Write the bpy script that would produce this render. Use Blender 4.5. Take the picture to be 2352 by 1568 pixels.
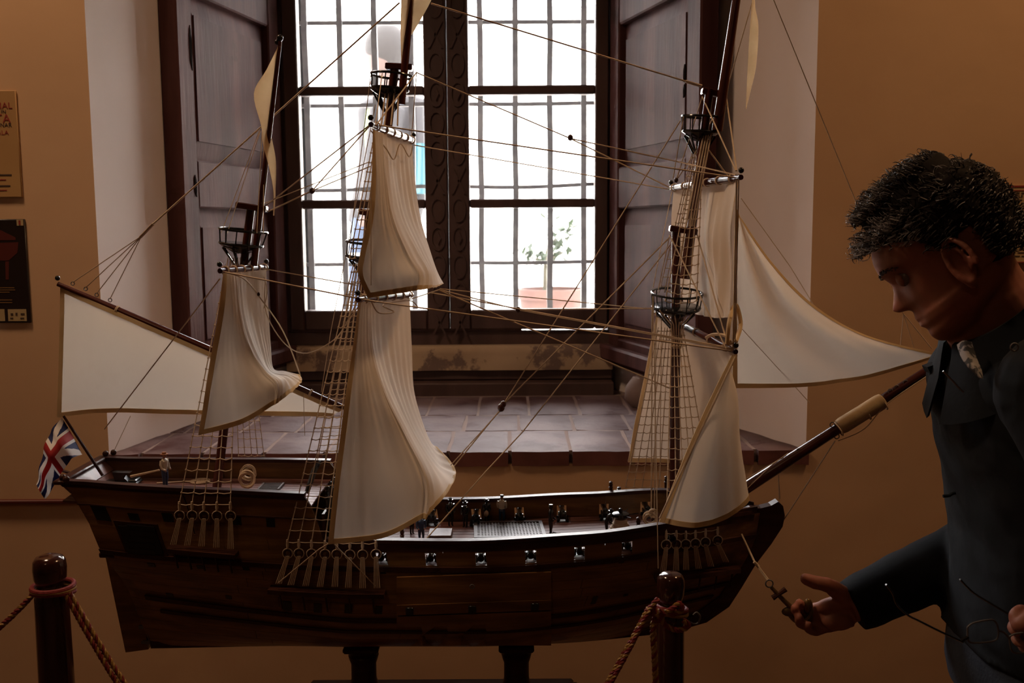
import bpy, bmesh, math, random
from mathutils import Vector, Matrix, noise
for o in list(bpy.data.objects): bpy.data.objects.remove(o)
random.seed(7)
C = bpy.context.scene
COL = C.collection
V = Vector
rad = math.radians
# ---------------------------------------------------------------- camera
FPX = 2250.0
EYE = V((0, 0, 1.45))
ROT = Matrix.Rotation(rad(90 - 6.62), 3, 'X') @ Matrix.Rotation(rad(-0.36), 3, 'Z')
cam_d = bpy.data.cameras.new('camera')
cam = bpy.data.objects.new('camera', cam_d); COL.objects.link(cam)
cam.location = EYE; cam.rotation_euler = ROT.to_euler()
cam_d.sensor_fit = 'HORIZONTAL'; cam_d.sensor_width = 22.3
cam_d.lens = FPX / 2352 * 22.3
cam_d.clip_start = 0.05
cam_d.dof.use_dof = True; cam_d.dof.focus_distance = 1.58; cam_d.dof.aperture_fstop = 5.0
C.camera = cam
# ---------------------------------------------------------------- world, lamps, exposure
w = bpy.data.worlds.new('sky'); C.world = w; w.use_nodes = True
w.node_tree.nodes['Background'].inputs[0].default_value = (1.0, 0.955, 0.98, 1)
w.node_tree.nodes['Background'].inputs[1].default_value = 25.0
C.view_settings.view_transform = 'Standard'; C.view_settings.look = 'None'
C.view_settings.exposure = 0.0; C.view_settings.gamma = 1.0; C.view_settings.use_curve_mapping = False
C.cycles.use_denoising = True
C.cycles.max_bounces = 8; C.cycles.diffuse_bounces = 4; C.cycles.transparent_max_bounces = 12
C.cycles.sample_clamp_indirect = 12.0
def area(name, loc, size, power, color, rot=(0, 0, 0), sy=None, portal=False):
    l = bpy.data.lights.new(name, 'AREA'); l.energy = power; l.color = color
    l.shape = 'RECTANGLE'; l.size = size; l.size_y = sy or size
    o = bpy.data.objects.new(name, l); COL.objects.link(o); o.location = loc; o.rotation_euler = rot
    if portal: l.cycles.is_portal = True
    return o
area('window_portal', (-0.18, 3.2, 1.9), 1.4, 1, (1, 1, 1), (rad(-90), 0, 0), 1.9, portal=True)
area('ceiling_lamp_light', (-1.15, 1.40, 3.1), 0.3, 17.5, (1.0, 0.67, 0.42), (0, 0, 0))
area('ceiling_lamp_light_rear', (-0.9, -1.3, 3.2), 0.3, 3.5, (1.0, 0.60, 0.32), (0, 0, 0))
area('ceiling_lamp_light_right', (1.4, 1.50, 3.1), 0.3, 15.0, (1.0, 0.60, 0.30), (0, 0, 0))
# ---------------------------------------------------------------- measuring helpers (pixel of the photo + depth -> point)
def ray(px, py):
    return ROT @ V(((px - 1176) / FPX, (784 - py) / FPX, -1.0))
def P(px, py, Y):
    d = ray(px, py); return EYE + d * (Y / d.y)
def PZ(px, py, z):
    d = ray(px, py); return EYE + d * ((z - EYE.z) / d.z)
def PX_(px, py, x):
    d = ray(px, py); return EYE + d * ((x - EYE.x) / d.x)
# ---------------------------------------------------------------- mesh builder
class MB:
    def __init__(s): s.v = []; s.f = []; s.m = []
    def add(s, vs, fs, mi=0):
        b = len(s.v); s.v += [tuple(p) for p in vs]; s.f += [tuple(b + i for i in f) for f in fs]; s.m += [mi] * len(fs)
    def box(s, a, b, mi=0):
        x0, x1 = sorted((a[0], b[0])); y0, y1 = sorted((a[1], b[1])); z0, z1 = sorted((a[2], b[2]))
        s.add([(x0,y0,z0),(x1,y0,z0),(x1,y1,z0),(x0,y1,z0),(x0,y0,z1),(x1,y0,z1),(x1,y1,z1),(x0,y1,z1)],
              [(0,3,2,1),(4,5,6,7),(0,1,5,4),(1,2,6,5),(2,3,7,6),(3,0,4,7)], mi); return s
    def bbox(s, a, b, r=0.004, mi=0):
        """box with chamfered edges"""
        x0, x1 = sorted((a[0], b[0])); y0, y1 = sorted((a[1], b[1])); z0, z1 = sorted((a[2], b[2]))
        r = min(r, (x1-x0)*.45, (y1-y0)*.45, (z1-z0)*.45)
        bm = bmesh.new(); bmesh.ops.create_cube(bm, size=1)
        for v in bm.verts:
            v.co = ((x0+x1)/2 + v.co.x*(x1-x0), (y0+y1)/2 + v.co.y*(y1-y0), (z0+z1)/2 + v.co.z*(z1-z0))
        bmesh.ops.bevel(bm, geom=bm.edges[:], offset=r, segments=1, affect='EDGES')
        s.addbm(bm, mi); return s
    def addbm(s, bm, mi=0):
        bm.verts.index_update()
        s.add([v.co.copy() for v in bm.verts], [[v.index for v in f.verts] for f in bm.faces], mi); bm.free()
    def xf(s, M, start=0):
        for i in range(start, len(s.v)): s.v[i] = tuple(M @ V(s.v[i]))
        return s
    def prism(s, pts, off, mi=0):
        """closed polygon pts (3D) extruded by vector off"""
        n = len(pts); off = V(off)
        s.add([V(p) for p in pts] + [V(p) + off for p in pts],
              [tuple(range(n))[::-1], tuple(range(n, 2*n))] + [(i, (i+1) % n, n + (i+1) % n, n + i) for i in range(n)], mi); return s
    def tube(s, pts, r, n=8, mi=0, caps=True, up=None, flat=1.0):
        pts = [V(p) for p in pts]; m = len(pts)
        if not hasattr(r, '__len__'): r = [r] * m
        vs = []; prev = None
        for i, p in enumerate(pts):
            t = (pts[min(i+1, m-1)] - pts[max(i-1, 0)])
            if t.length < 1e-9: t = V((0, 0, 1))
            t.normalize()
            if prev is None:
                u = V(up) if up else (V((0, 0, 1)) if abs(t.z) < .9 else V((0, 1, 0)))
            else: u = prev
            a = (u - t * u.dot(t))
            if a.length < 1e-6: a = t.orthogonal()
            a.normalize(); b = t.cross(a); prev = a
            for k in range(n):
                c = 2 * math.pi * k / n
                vs.append(p + a * (math.cos(c) * r[i]) + b * (math.sin(c) * r[i] * flat))
        fs = [(i*n+k, i*n+(k+1) % n, (i+1)*n+(k+1) % n, (i+1)*n+k) for i in range(m-1) for k in range(n)]
        if caps: fs += [tuple(range(n))[::-1], tuple(range((m-1)*n, m*n))]
        s.add(vs, fs, mi); return s
    def lathe(s, prof, origin=(0, 0, 0), n=20, mi=0, axis=None):
        """prof: list of (r, h); axis default +Z"""
        o = V(origin); q = V(axis).to_track_quat('Z', 'Y').to_matrix() if axis else Matrix.Identity(3)
        vs = [o + q @ V((r*math.cos(2*math.pi*k/n), r*math.sin(2*math.pi*k/n), h)) for r, h in prof for k in range(n)]
        m = len(prof)
        fs = [(i*n+k, i*n+(k+1) % n, (i+1)*n+(k+1) % n, (i+1)*n+k) for i in range(m-1) for k in range(n)]
        fs += [tuple(range(n))[::-1], tuple(range((m-1)*n, m*n))]
        s.add(vs, fs, mi); return s
    def ball(s, c, r, n=10, mi=0, sc=(1, 1, 1)):
        m = max(4, n // 2 + 1)
        prof = [(max(1e-5, r*math.sin(math.pi*i/m)), -r*math.cos(math.pi*i/m)) for i in range(m+1)]
        st = len(s.v); s.lathe(prof, (0, 0, 0), n, mi)
        for i in range(st, len(s.v)):
            p = s.v[i]; s.v[i] = (c[0]+p[0]*sc[0], c[1]+p[1]*sc[1], c[2]+p[2]*sc[2])
        return s
    def torus(s, c, R, r, axis=(0, 0, 1), n=24, k=6, mi=0, sc=1.0):
        q = V(axis).to_track_quat('Z', 'Y').to_matrix(); c = V(c); vs = []
        for i in range(n):
            a = 2*math.pi*i/n
            for j in range(k):
                b = 2*math.pi*j/k; rr = R + r*math.cos(b)
                vs.append(c + q @ V((rr*math.cos(a), rr*math.sin(a)*sc, r*math.sin(b))))
        s.add(vs, [(i*k+j, ((i+1) % n)*k+j, ((i+1) % n)*k+(j+1) % k, i*k+(j+1) % k) for i in range(n) for j in range(k)], mi); return s
    def grid(s, G, mi=0, close=False):
        r, c = len(G), len(G[0])
        s.add([p for row in G for p in row],
              [(i*c+j, i*c+(j+1) % c, (i+1)*c+(j+1) % c, (i+1)*c+j) for i in range(r-1) for j in range(c if close else c-1)], mi); return s
    def slab(s, G, n, mi=0):
        """grid with thickness along n (vector or function)"""
        r, c = len(G), len(G[0]); n = V(n)
        A = [V(p) for row in G for p in row]; B = [p + n for p in A]; N = r*c
        fs = [(i*c+j, i*c+j+1, (i+1)*c+j+1, (i+1)*c+j) for i in range(r-1) for j in range(c-1)]
        fs += [tuple(N + q for q in f[::-1]) for f in fs]
        for j in range(c-1): fs += [(j+1, j, N+j, N+j+1), ((r-1)*c+j, (r-1)*c+j+1, N+(r-1)*c+j+1, N+(r-1)*c+j)]
        for i in range(r-1): fs += [(i*c, (i+1)*c, N+(i+1)*c, N+i*c), ((i+1)*c+c-1, i*c+c-1, N+i*c+c-1, N+(i+1)*c+c-1)]
        s.add(A + B, fs, mi); return s
    def mesh(s, name, mats, smooth=True, angle=40):
        me = bpy.data.meshes.new(name); me.from_pydata(s.v, [], s.f)
        for m in (mats if isinstance(mats, (list, tuple)) else [mats]): me.materials.append(m)
        if any(s.m): me.polygons.foreach_set('material_index', s.m)
        me.update()
        bm = bmesh.new(); bm.from_mesh(me); bmesh.ops.recalc_face_normals(bm, faces=bm.faces); bm.to_mesh(me); bm.free()
        if smooth:
            me.polygons.foreach_set('use_smooth', [True]*len(me.polygons)); me.set_sharp_from_angle(angle=rad(angle))
        return me
    def build(s, name, mats, parent=None, smooth=True, angle=40, **kw):
        o = bpy.data.objects.new(name, s.mesh(name, mats, smooth, angle)); COL.objects.link(o)
        if parent: o.parent = parent
        for k, v_ in kw.items(): o[k] = v_
        return o
def inst(me, name, parent, M=None):
    o = bpy.data.objects.new(name, me); COL.objects.link(o); o.parent = parent
    if M is not None: o.matrix_local = M
    return o
def thing(name, label, cat, group=None, kind=None, loc=(0, 0, 0)):
    o = bpy.data.objects.new(name, None); COL.objects.link(o); o.location = loc; o.empty_display_size = .05
    tag(o, label, cat, group, kind); return o
def tag(o, label=None, cat=None, group=None, kind=None):
    if label: o['label'] = label
    if cat: o['category'] = cat
    if group: o['group'] = group
    if kind: o['kind'] = kind
    return o
def rebase(root, p):
    """move an Empty to its thing's base without moving the children"""
    p = V(p); root.location = p
    for ch in root.children: ch.location = ch.location - p
def cr(pts, n):
    """Catmull-Rom through pts (vectors), n segments per span"""
    pts = [V(p) for p in pts]; out = []
    for i in range(len(pts)-1):
        p0, p1, p2, p3 = pts[max(i-1, 0)], pts[i], pts[i+1], pts[min(i+2, len(pts)-1)]
        for k in range(n):
            t = k/n; t2, t3 = t*t, t*t*t
            out.append(.5*((2*p1) + (-p0+p2)*t + (2*p0-5*p1+4*p2-p3)*t2 + (-p0+3*p1-3*p2+p3)*t3))
    out.append(pts[-1]); return out
def lerp(a, b, t): return a + (b - a) * t
def itp(x, xs, ys):
    if x <= xs[0]: return ys[0]
    for i in range(len(xs)-1):
        if x <= xs[i+1]:
            return ys[i] + (ys[i+1]-ys[i]) * (x-xs[i]) / (xs[i+1]-xs[i])
    return ys[-1]
def sm(x, xs, ys):
    """smooth (Catmull-Rom on values) interpolation"""
    n = len(xs)
    if x <= xs[0]: return ys[0]
    if x >= xs[-1]: return ys[-1]
    i = max(k for k in range(n-1) if xs[k] <= x)
    t = (x-xs[i])/(xs[i+1]-xs[i]); h = xs[i+1]-xs[i]
    def sl(k):
        if k == 0: return (ys[1]-ys[0])/(xs[1]-xs[0])
        if k == n-1: return (ys[-1]-ys[-2])/(xs[-1]-xs[-2])
        return (ys[k+1]-ys[k-1])/(xs[k+1]-xs[k-1])
    m0, m1 = sl(i)*h, sl(i+1)*h
    return (2*t**3-3*t*t+1)*ys[i] + (t**3-2*t*t+t)*m0 + (-2*t**3+3*t*t)*ys[i+1] + (t**3-t*t)*m1
# ---------------------------------------------------------------- materials
def mat(name, col, rough=.5, col2=None, scale=8, stretch=(1, 1, 1), bump=0.0, bscale=60, metal=0, spec=.5, detail=4,
        coat=0, lo=.35, hi=.65, trans=0, bdist=.002, col3=None, s3=3, lo3=.55, hi3=.7, tcol=None):
    m = bpy.data.materials.new(name); m.use_nodes = True; nt = m.node_tree; N = nt.nodes; L = nt.links
    b = N['Principled BSDF']; b.inputs['Base Color'].default_value = (*col, 1); b.inputs['Roughness'].default_value = rough
    b.inputs['Metallic'].default_value = metal; b.inputs['Specular IOR Level'].default_value = spec
    b.inputs['Coat Weight'].default_value = coat; b.inputs['Coat Roughness'].default_value = .15
    tc = N.new('ShaderNodeTexCoord'); mp = N.new('ShaderNodeMapping'); mp.inputs['Scale'].default_value = stretch
    L.new(tc.outputs['Object'], mp.inputs[0]); out = None
    if col2:
        n = N.new('ShaderNodeTexNoise'); n.inputs['Scale'].default_value = scale; n.inputs['Detail'].default_value = detail
        L.new(mp.outputs[0], n.inputs['Vector'])
        r = N.new('ShaderNodeValToRGB'); r.color_ramp.elements[0].position = lo; r.color_ramp.elements[1].position = hi
        r.color_ramp.elements[0].color = (*col, 1); r.color_ramp.elements[1].color = (*col2, 1)
        L.new(n.outputs[0], r.inputs[0]); out = r.outputs[0]
    if col3:
        n = N.new('ShaderNodeTexNoise'); n.inputs['Scale'].default_value = s3; n.inputs['Detail'].default_value = 8; n.inputs['Roughness'].default_value = .65
        L.new(tc.outputs['Object'], n.inputs['Vector'])
        r = N.new('ShaderNodeValToRGB'); r.color_ramp.elements[0].position = lo3; r.color_ramp.elements[1].position = hi3
        r.color_ramp.elements[0].color = (0, 0, 0, 1); r.color_ramp.elements[1].color = (1, 1, 1, 1)
        L.new(n.outputs[0], r.inputs[0])
        mx = N.new('ShaderNodeMix'); mx.data_type = 'RGBA'; L.new(r.outputs[0], mx.inputs[0])
        if out: L.new(out, mx.inputs[6])
        else: mx.inputs[6].default_value = (*col, 1)
        mx.inputs[7].default_value = (*col3, 1); out = mx.outputs[2]
    if out: L.new(out, b.inputs['Base Color'])
    if bump:
        n = N.new('ShaderNodeTexNoise'); n.inputs['Scale'].default_value = bscale; n.inputs['Detail'].default_value = 5
        L.new(mp.outputs[0], n.inputs['Vector'])
        bp = N.new('ShaderNodeBump'); bp.inputs['Strength'].default_value = bump; bp.inputs['Distance'].default_value = bdist
        L.new(n.outputs[0], bp.inputs['Height']); L.new(bp.outputs[0], b.inputs['Normal'])
    if trans:
        t = N.new('ShaderNodeBsdfTranslucent'); mx = N.new('ShaderNodeMixShader'); mx.inputs[0].default_value = trans
        if tcol: t.inputs[0].default_value = (*tcol, 1)
        elif out: L.new(out, t.inputs[0])
        else: t.inputs[0].default_value = (*col, 1)
        L.new(b.outputs[0], mx.inputs[1]); L.new(t.outputs[0], mx.inputs[2]); L.new(mx.outputs[0], N['Material Output'].inputs[0])
    return m
M = {}
M['plaster'] = mat('ochre plaster', (.60, .375, .215), .9, (.53, .32, .175), 2.2, bump=.25, bscale=14, bdist=.004)
M['reveal'] = mat('whitewashed plaster', (.84, .74, .71), .9, (.77, .67, .64), 3, bump=.25, bscale=10, bdist=.004)
M['dado'] = mat('lower plaster', (.46, .28, .16), .9, (.36, .22, .13), 3, bump=.3, bscale=14, bdist=.004, col3=(.27, .17, .11), s3=2.2, lo3=.52, hi3=.68)
M['darkroom'] = mat('room plaster', (.15, .085, .05), .9)
M['floor'] = mat('terracotta floor', (.11, .05, .03), .5, (.15, .07, .04), 6)
M['ceiling'] = mat('ceiling plaster', (.22, .16, .11), .9)
M['oldwood'] = mat('old shutter wood', (.058, .022, .020), .58, (.108, .046, .041), 5, (3, 3, .35), spec=.05, bump=.5, bscale=40, col3=(.06, .028, .02), s3=9, lo3=.58, hi3=.72, bdist=.0015)
M['framewood'] = mat('dark window wood', (.065, .033, .028), .5, (.10, .055, .045), 9, (2, 2, .4), bump=.3, bscale=50)
M['sill'] = mat('painted terracotta', (.155, .100, .098), .62, (.072, .032, .030), 7, bump=.6, bscale=30, bdist=.003, spec=.18, col3=(.06, .018, .016), s3=14, lo3=.54, hi3=.66)
M['silledge'] = mat('dark red brick edge', (.09, .022, .016), .7, (.15, .045, .035), 14, bump=.5, bscale=40)
M['mortar'] = mat('pale mortar', (.22, .155, .135), .9, bump=.4, bscale=50)
M['oldplaster'] = mat('worn cream plaster', (.60, .45, .30), .85, (.50, .36, .23), 5, bump=.3, bscale=25, col3=(.22, .15, .12), s3=7, lo3=.56, hi3=.6)
M['iron'] = mat('wrought iron', (.09, .085, .09), .6, (.16, .15, .15), 30, bump=.3, bscale=80)
M['outwall'] = mat('cream courtyard wall', (.86, .84, .78), .9, (.82, .82, .74), 1.2)  # cream wall colour, slightly mottled
M['outground'] = mat('courtyard paving', (.72, .70, .66), .9)
M['red'] = mat('dark red painted rail', (.10, .015, .010), .5)
M['hole'] = mat('dark hole', (.01, .007, .006), 1.0, spec=0)
def glassm(veil):
    m = bpy.data.materials.new('old window glass'); m.use_nodes = True; nt = m.node_tree; N = nt.nodes; L = nt.links
    N.remove(N['Principled BSDF'])
    t = N.new('ShaderNodeBsdfTransparent'); t.inputs[0].default_value = (.97, .98, .97, 1)
    g = N.new('ShaderNodeBsdfGlossy'); g.inputs['Roughness'].default_value = .02
    mx = N.new('ShaderNodeMixShader'); lw = N.new('ShaderNodeFresnel'); lw.inputs[0].default_value = 1.3
    L.new(lw.outputs[0], mx.inputs[0]); L.new(t.outputs[0], mx.inputs[1]); L.new(g.outputs[0], mx.inputs[2])
    tl = N.new('ShaderNodeBsdfTranslucent'); tl.inputs[0].default_value = (1, .98, .97, 1); m2 = N.new('ShaderNodeMixShader'); m2.inputs[0].default_value = veil  # translucent share paints the camera's veiling glare as haze on the panes
    L.new(mx.outputs[0], m2.inputs[1]); L.new(tl.outputs[0], m2.inputs[2])
    L.new(m2.outputs[0], N['Material Output'].inputs[0]); return m
M['glass'] = glassm(.0055); M['lens'] = glassm(0)
# ---------------------------------------------------------------- the room
WY = 2.0                    # inner face of the window wall
def st(name, mb, m, parent=None, **k):
    return mb.build(name, m, parent, kind='structure', **k) if not parent else mb.build(name, m, parent, **k)
XL0 = (P(193, 0, WY).x + P(250, 1035, WY).x) / 2
XR0 = (P(1888, 0, WY).x + P(1845, 1028, WY).x) / 2
WZ = 2.70
XLw, XRw = P(640, 400, WZ).x, P(1412, 400, WZ).x
ZS = P(1100, 1035, WY - .005).z
ZT = 2.62
print('niche', XL0, XR0, XLw, XRw, 'sill z', ZS, P(193, 0, WY).x, P(250, 1035, WY).x, P(1888, 0, WY).x, P(1845, 1028, WY).x)
RX0, RX1, RY0, RZ1 = -3.2, 3.0, -3.0, 3.6
b = MB()
def quad(mb, a, b_, c, d, mi=0): mb.add([a, b_, c, d], [(0, 1, 2, 3)], mi)
TH = .85                     # wall thickness
# front wall: four blocks round the niche, upper and lower tones meet at the thin red rail
for (x0, x1, z0, z1) in ((RX0, XL0, 0, RZ1), (XR0, RX1, 0, RZ1), (XL0, XR0, ZT, RZ1), (XL0, XR0, 0, ZS - .030)):
    b.box((x0, WY, z0), (x1, WY + .05, z1))
wf = st('wall_front', b, M['plaster'], smooth=False)
# core of the wall: splayed reveals (bevelled plan) as solid prisms
b = MB()
rl = [(XL0, WY + .001), (XLw, WZ + .12), (XLw, WY + 1.15), (XL0 - .05, WY + 1.15), (XL0 - .05, WY + .05), (XL0, WY + .05)]
b.prism([(x, y, .6) for x, y in rl], (0, 0, 2.4))
rr = [(XR0, WY + .001), (XR0, WY + .05), (XR0 + .05, WY + .05), (XR0 + .05, WY + 1.15), (XRw, WY + 1.15), (XRw, WZ + .12)]
b.prism([(x, y, .6) for x, y in rr], (0, 0, 2.4))
b.prism([(XL0, WY + .05, ZT), (XL0, WY + .05, ZT + .3), (XLw, WY + 1.15, ZT + .3), (XLw, WY + 1.15, ZT - .1), (XLw, WZ + .1, ZT - .1)], (XR0 - XL0, 0, 0))
st('trim_1', b, M['reveal'], smooth=False)
# outer wall mass so that daylight only enters through the window
b = MB()
for (x0, x1, z0, z1) in ((-4, XLw, 0, 4), (XRw, 4, 0, 4), (XLw, XRw, ZT - .1, 4), (XLw, XRw, 0, 1.16)):
    b.box((x0, 2.86, z0), (x1, 3.14, z1))
st('wall_outer', b, M['outwall'], smooth=False)
b = MB()
b.box((RX0 - .1, RY0, 0), (RX0, WY + .05, RZ1)); st('wall_left', b, M['darkroom'], smooth=False)
b = MB(); b.box((RX1, RY0, 0), (RX1 + .1, WY + .05, RZ1)); st('wall_right', b, M['darkroom'], smooth=False)
b = MB(); b.box((RX0 - .1, RY0 - .1, 0), (RX1 + .1, RY0, RZ1)); st('wall_back', b, M['darkroom'], smooth=False)
b = MB(); b.box((RX0 - .1, RY0 - .1, RZ1), (RX1 + .1, 3.2, RZ1 + .1)); st('ceiling', b, M['ceiling'], smooth=False)
b = MB(); b.box((RX0 - .1, RY0 - .1, -.1), (RX1 + .1, 3.1, 0)); st('floor', b, M['floor'], smooth=False)
b = MB(); p = P(0, 1150, WY); q = P(172, 1141, WY)
b.bbox((RX0, WY - .012, p.z - .004), (XL0 + .25, WY, p.z + .004), .002); st('trim_2', b, M['red'])
# ---------------------------------------------------------------- sill of terracotta tiles
sill = thing('windowsill', None, None, kind='structure')
b = MB(); e = .002
def xl(y): return XL0 + (XLw - XL0) * (y - WY) / (WZ + .12 - WY)
def xr(y): return XR0 + (XRw - XR0) * (y - WY) / (WZ + .12 - WY)
b.prism([(XL0 + .003, WY + .012, ZS - .05), (XR0 - .003, WY + .012, ZS - .05), (xr(2.86), 2.86, ZS - .05), (xl(2.86), 2.86, ZS - .05)], (0, 0, .046))
b.build('mortar_bed', M['mortar'], sill, smooth=False)
rnd = random.Random(3)
rows = [(WY - .005, 2.205, .128, P(1036, 1010, 2.1).x), (2.213, 2.395, .128, P(1068, 960, 2.3).x), (2.403, 2.665, .128, P(1100, 930, 2.5).x)]
def tile(x0, x1, y0, y1, xa, xb, ya, yb):
    """one worn tile; its side edges follow the splay"""
    n = 5; G = []
    for i in range(n):
        row = []
        for j in range(n):
            t, u = j/(n-1), i/(n-1)
            y = lerp(y0, y1, u); a = max(lerp(x0, x0, u), xa(y)); c = min(x1, xb(y))
            if c < a: c = a
            edge = min(t, 1-t, u, 1-u)
            z = ZS + rnd.uniform(-.0012, .0008) - (.003 if edge < .01 else 0)
            row.append(V((lerp(a, c, t) + (rnd.uniform(-.0015, .0015) if edge < .01 else 0), y + (rnd.uniform(-.002, .002) if edge < .01 else 0), z)))
        G.append(row)
    return G
for ri, (y0, y1, tw, off) in enumerate(rows):
    k0 = math.floor((xl(y0) - off) / tw)
    x = off + k0 * tw
    while x < xr(y0):
        a, c = x + .004, x + tw - .004
        if c > xl(y1) + .01 and a < xr(y1) - .0 or (c > xl(y0)+.02 and a < xr(y0)-.02):
            A = max(a, XL0 - .03 if ri == 0 else a); 
            G = tile(a, c, y0, y1, lambda y: xl(y) - (.004 if ri == 0 and y < WY else 0), lambda y: xr(y) + (.004 if ri == 0 and y < WY else 0), 0, 0)
            bb = MB(); bb.slab(G, (0, 0, -.03))
            # front row shows its dark red edge
            me = bb.mesh('tile', [M['sill'], M['silledge']], True, 30)
            if ri == 0:
                for pl in me.polygons:
                    if all(me.vertices[v].co.y < y0 + .02 for v in pl.vertices): pl.material_index = 1
            o = bpy.data.objects.new('tile', me); COL.objects.link(o); o.parent = sill
        x += tw
# ---------------------------------------------------------------- timber and plaster steps under the casements
cx = (XLw + XRw) / 2
def zat(py, Y): return P(1100, py, Y).z
b = MB(); b.bbox((XLw, 2.685, ZS - .01), (XRw, 2.80, zat(880, 2.685)), .003); b.build('sill_board', M['framewood'], sill, smooth=True, angle=30)
b = MB(); b.bbox((XLw - .01, 2.70, zat(880, 2.70)), (XRw + .01, 2.86, zat(852, 2.735)), .003); b.v = [(x, y, z) for x, y, z in b.v]
b = MB(); b.bbox((XLw, 2.735, zat(878, 2.69)), (XRw, 2.86, zat(850, 2.735)), .003); b.build('sill_rail', M['framewood'], sill, smooth=True, angle=30)
b = MB()
G = []
for i in range(7):
    G.append([])
    for j in range(41):
        x = lerp(XLw, XRw, j/40); z = lerp(zat(850, 2.725), zat(795, 2.725), i/6)
        G[-1].append(V((x, 2.722 + .006*noise.noise(V((x*9, z*20, 3))) + (.006 if i == 6 else 0), z)))
b.slab(G, (0, .12, 0)); b.build('plaster_step', M['oldplaster'], sill)
# ---------------------------------------------------------------- the window: fixed frame, two casements, panes
CY = 2.75
win = thing('window_1', None, None, kind='structure')
def X(px): return P(px, 400, CY).x
def Z(py): return P(1029, py, CY).z
ztop = ZT - .06
zr = [Z(712), (Z(457)+Z(478))/2, (Z(195)+Z(217))/2]; step = zr[2] - zr[1]
ztops = zr[2] + step
b = MB()
b.bbox((XLw - .02, 2.765, Z(797) - .02), (XRw + .02, 2.84, Z(761)), .003)
b.bbox((XLw - .02, 2.765, Z(761)), (X(655), 2.84, ztop + .1), .003)
b.bbox((X(1399), 2.765, Z(761)), (XRw + .02, 2.84, ztop + .1), .003)
b.bbox((XLw - .02, 2.765, ztops + .10), (XRw + .02, 2.84, ztop + .1), .003)
b.bbox((X(655), 2.762, Z(762)), (X(1196), 2.80, Z(755)), .001)
b.build('window_frame', M['framewood'], win)
for (xa, xp0, xp1, xb) in ((656, 690, 976, 1028.3), (1029.7, 1078, 1367, 1398)):
    c = MB(); y0, y1 = CY, CY + .045
    g0 = Z(757)
    c.bbox((X(xa), y0, g0), (X(xp0), y1, ztops + .09), .004)
    c.bbox((X(xp1), y0, g0), (X(xb), y1, ztops + .09), .004)
    c.bbox((X(xp0), y0 + .001, g0), (X(xp1), y1, zr[0]), .004)
    c.bbox((X(xp0), y0 + .001, ztops + .01), (X(xp1), y1, ztops + .09), .004)
    cas = c.build('casement', M['framewood'], win)
    for z in (zr[1], zr[2]):
        m_ = MB(); m_.bbox((X(xp0), y0 + .006, z - .0125), (X(xp1), y1 - .004, z + .0125), .004); m_.build('glazing_bar', M['framewood'], cas)
    for za, zb in ((zr[0], zr[1]), (zr[1], zr[2]), (zr[2], ztops)):
        m_ = MB(); m_.box((X(xp0) - .002, y0 + .022, za), (X(xp1) + .002, y0 + .025, zb)); m_.build('pane', M['glass'], cas, smooth=False)
    # carved stile beside the meeting line: chip-carved crosses and lozenges, proud of the wood
    sx0, sx1 = (X(984), X(1024)) if xa < 1000 else (X(1034), X(1072))
    mx_ = (sx0 + sx1) / 2; hw = (sx1 - sx0) * .44
    cv = MB(); z = Z(740); k = 0
    while z < ztops:
        h = .045
        pat = k % 5
        if pat == 0:
            for s_ in (-1, 1):
                cv.prism([(mx_ - s_*hw, CY - .004, z - h*.8), (mx_ - s_*hw*.7, CY - .004, z - h*.8), (mx_ + s_*hw, CY - .004, z + h*.8), (mx_ + s_*hw*.7, CY - .004, z + h*.8)], (0, .006, 0))
        else:
            n_ = 14; ro, ri_ = 1.0, .78
            pts = [(mx_ + hw*math.sin(2*math.pi*t/n_), z + h*.8*math.cos(2*math.pi*t/n_)) for t in range(n_)]
            for t in range(n_):
                a, d = pts[t], pts[(t+1) % n_]
                f_ = lambda q_: (mx_ + (q_[0]-mx_)*ri_, z + (q_[1]-z)*ri_)
                a2, d2 = f_(a), f_(d)
                cv.prism([(a[0], CY - .004, a[1]), (d[0], CY - .004, d[1]), (d2[0], CY - .004, d2[1]), (a2[0], CY - .004, a2[1])], (0, .006, 0))
            if pat == 3: cv.prism([(mx_, CY - .005, z + h*.4), (mx_ + hw*.4, CY - .005, z), (mx_, CY - .005, z - h*.4), (mx_ - hw*.4, CY - .005, z)], (0, .006, 0))
        z += h * 1.75; k += 1
    cv.build('carving', M['framewood'], cas, smooth=False)
# ---------------------------------------------------------------- iron grille outside
gr = thing('window_grille', 'dark iron grille of square bars outside the window, behind the glass', 'grille')
GY = 2.93
def GX(px, py=400): return P(px, py, GY).x
rnd = random.Random(5)
for px in (710, 789, 867, 948, 1025, 1105, 1184, 1263, 1341):
    x = GX(px, 400)
    b = MB(); pts = [V((x + rnd.uniform(-.0015, .0015), GY, z_)) for z_ in [1.1 + .15*i for i in range(11)]]
    b.tube(pts, .0118, 4, up=(1, 1, 0)); b.build('upright_bar', M['iron'], gr, smooth=False)
for py, bend in ((-150, 0), (52, 0), (240, 2), (430, 6), (604, 2)):
    b = MB(); pts = []
    for i in range(13):
        px = lerp(650, 1410, i/12)
        pts.append(P(px, py + (2 - i/12*4) + bend*(math.sin(i*.9)*.5 + (i/12-.5) * -1.5), GY + .012))
    b.tube(pts, .0078, 4, up=(0, 1, 1)); b.build('cross_bar', M['iron'], gr, smooth=False)
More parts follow.
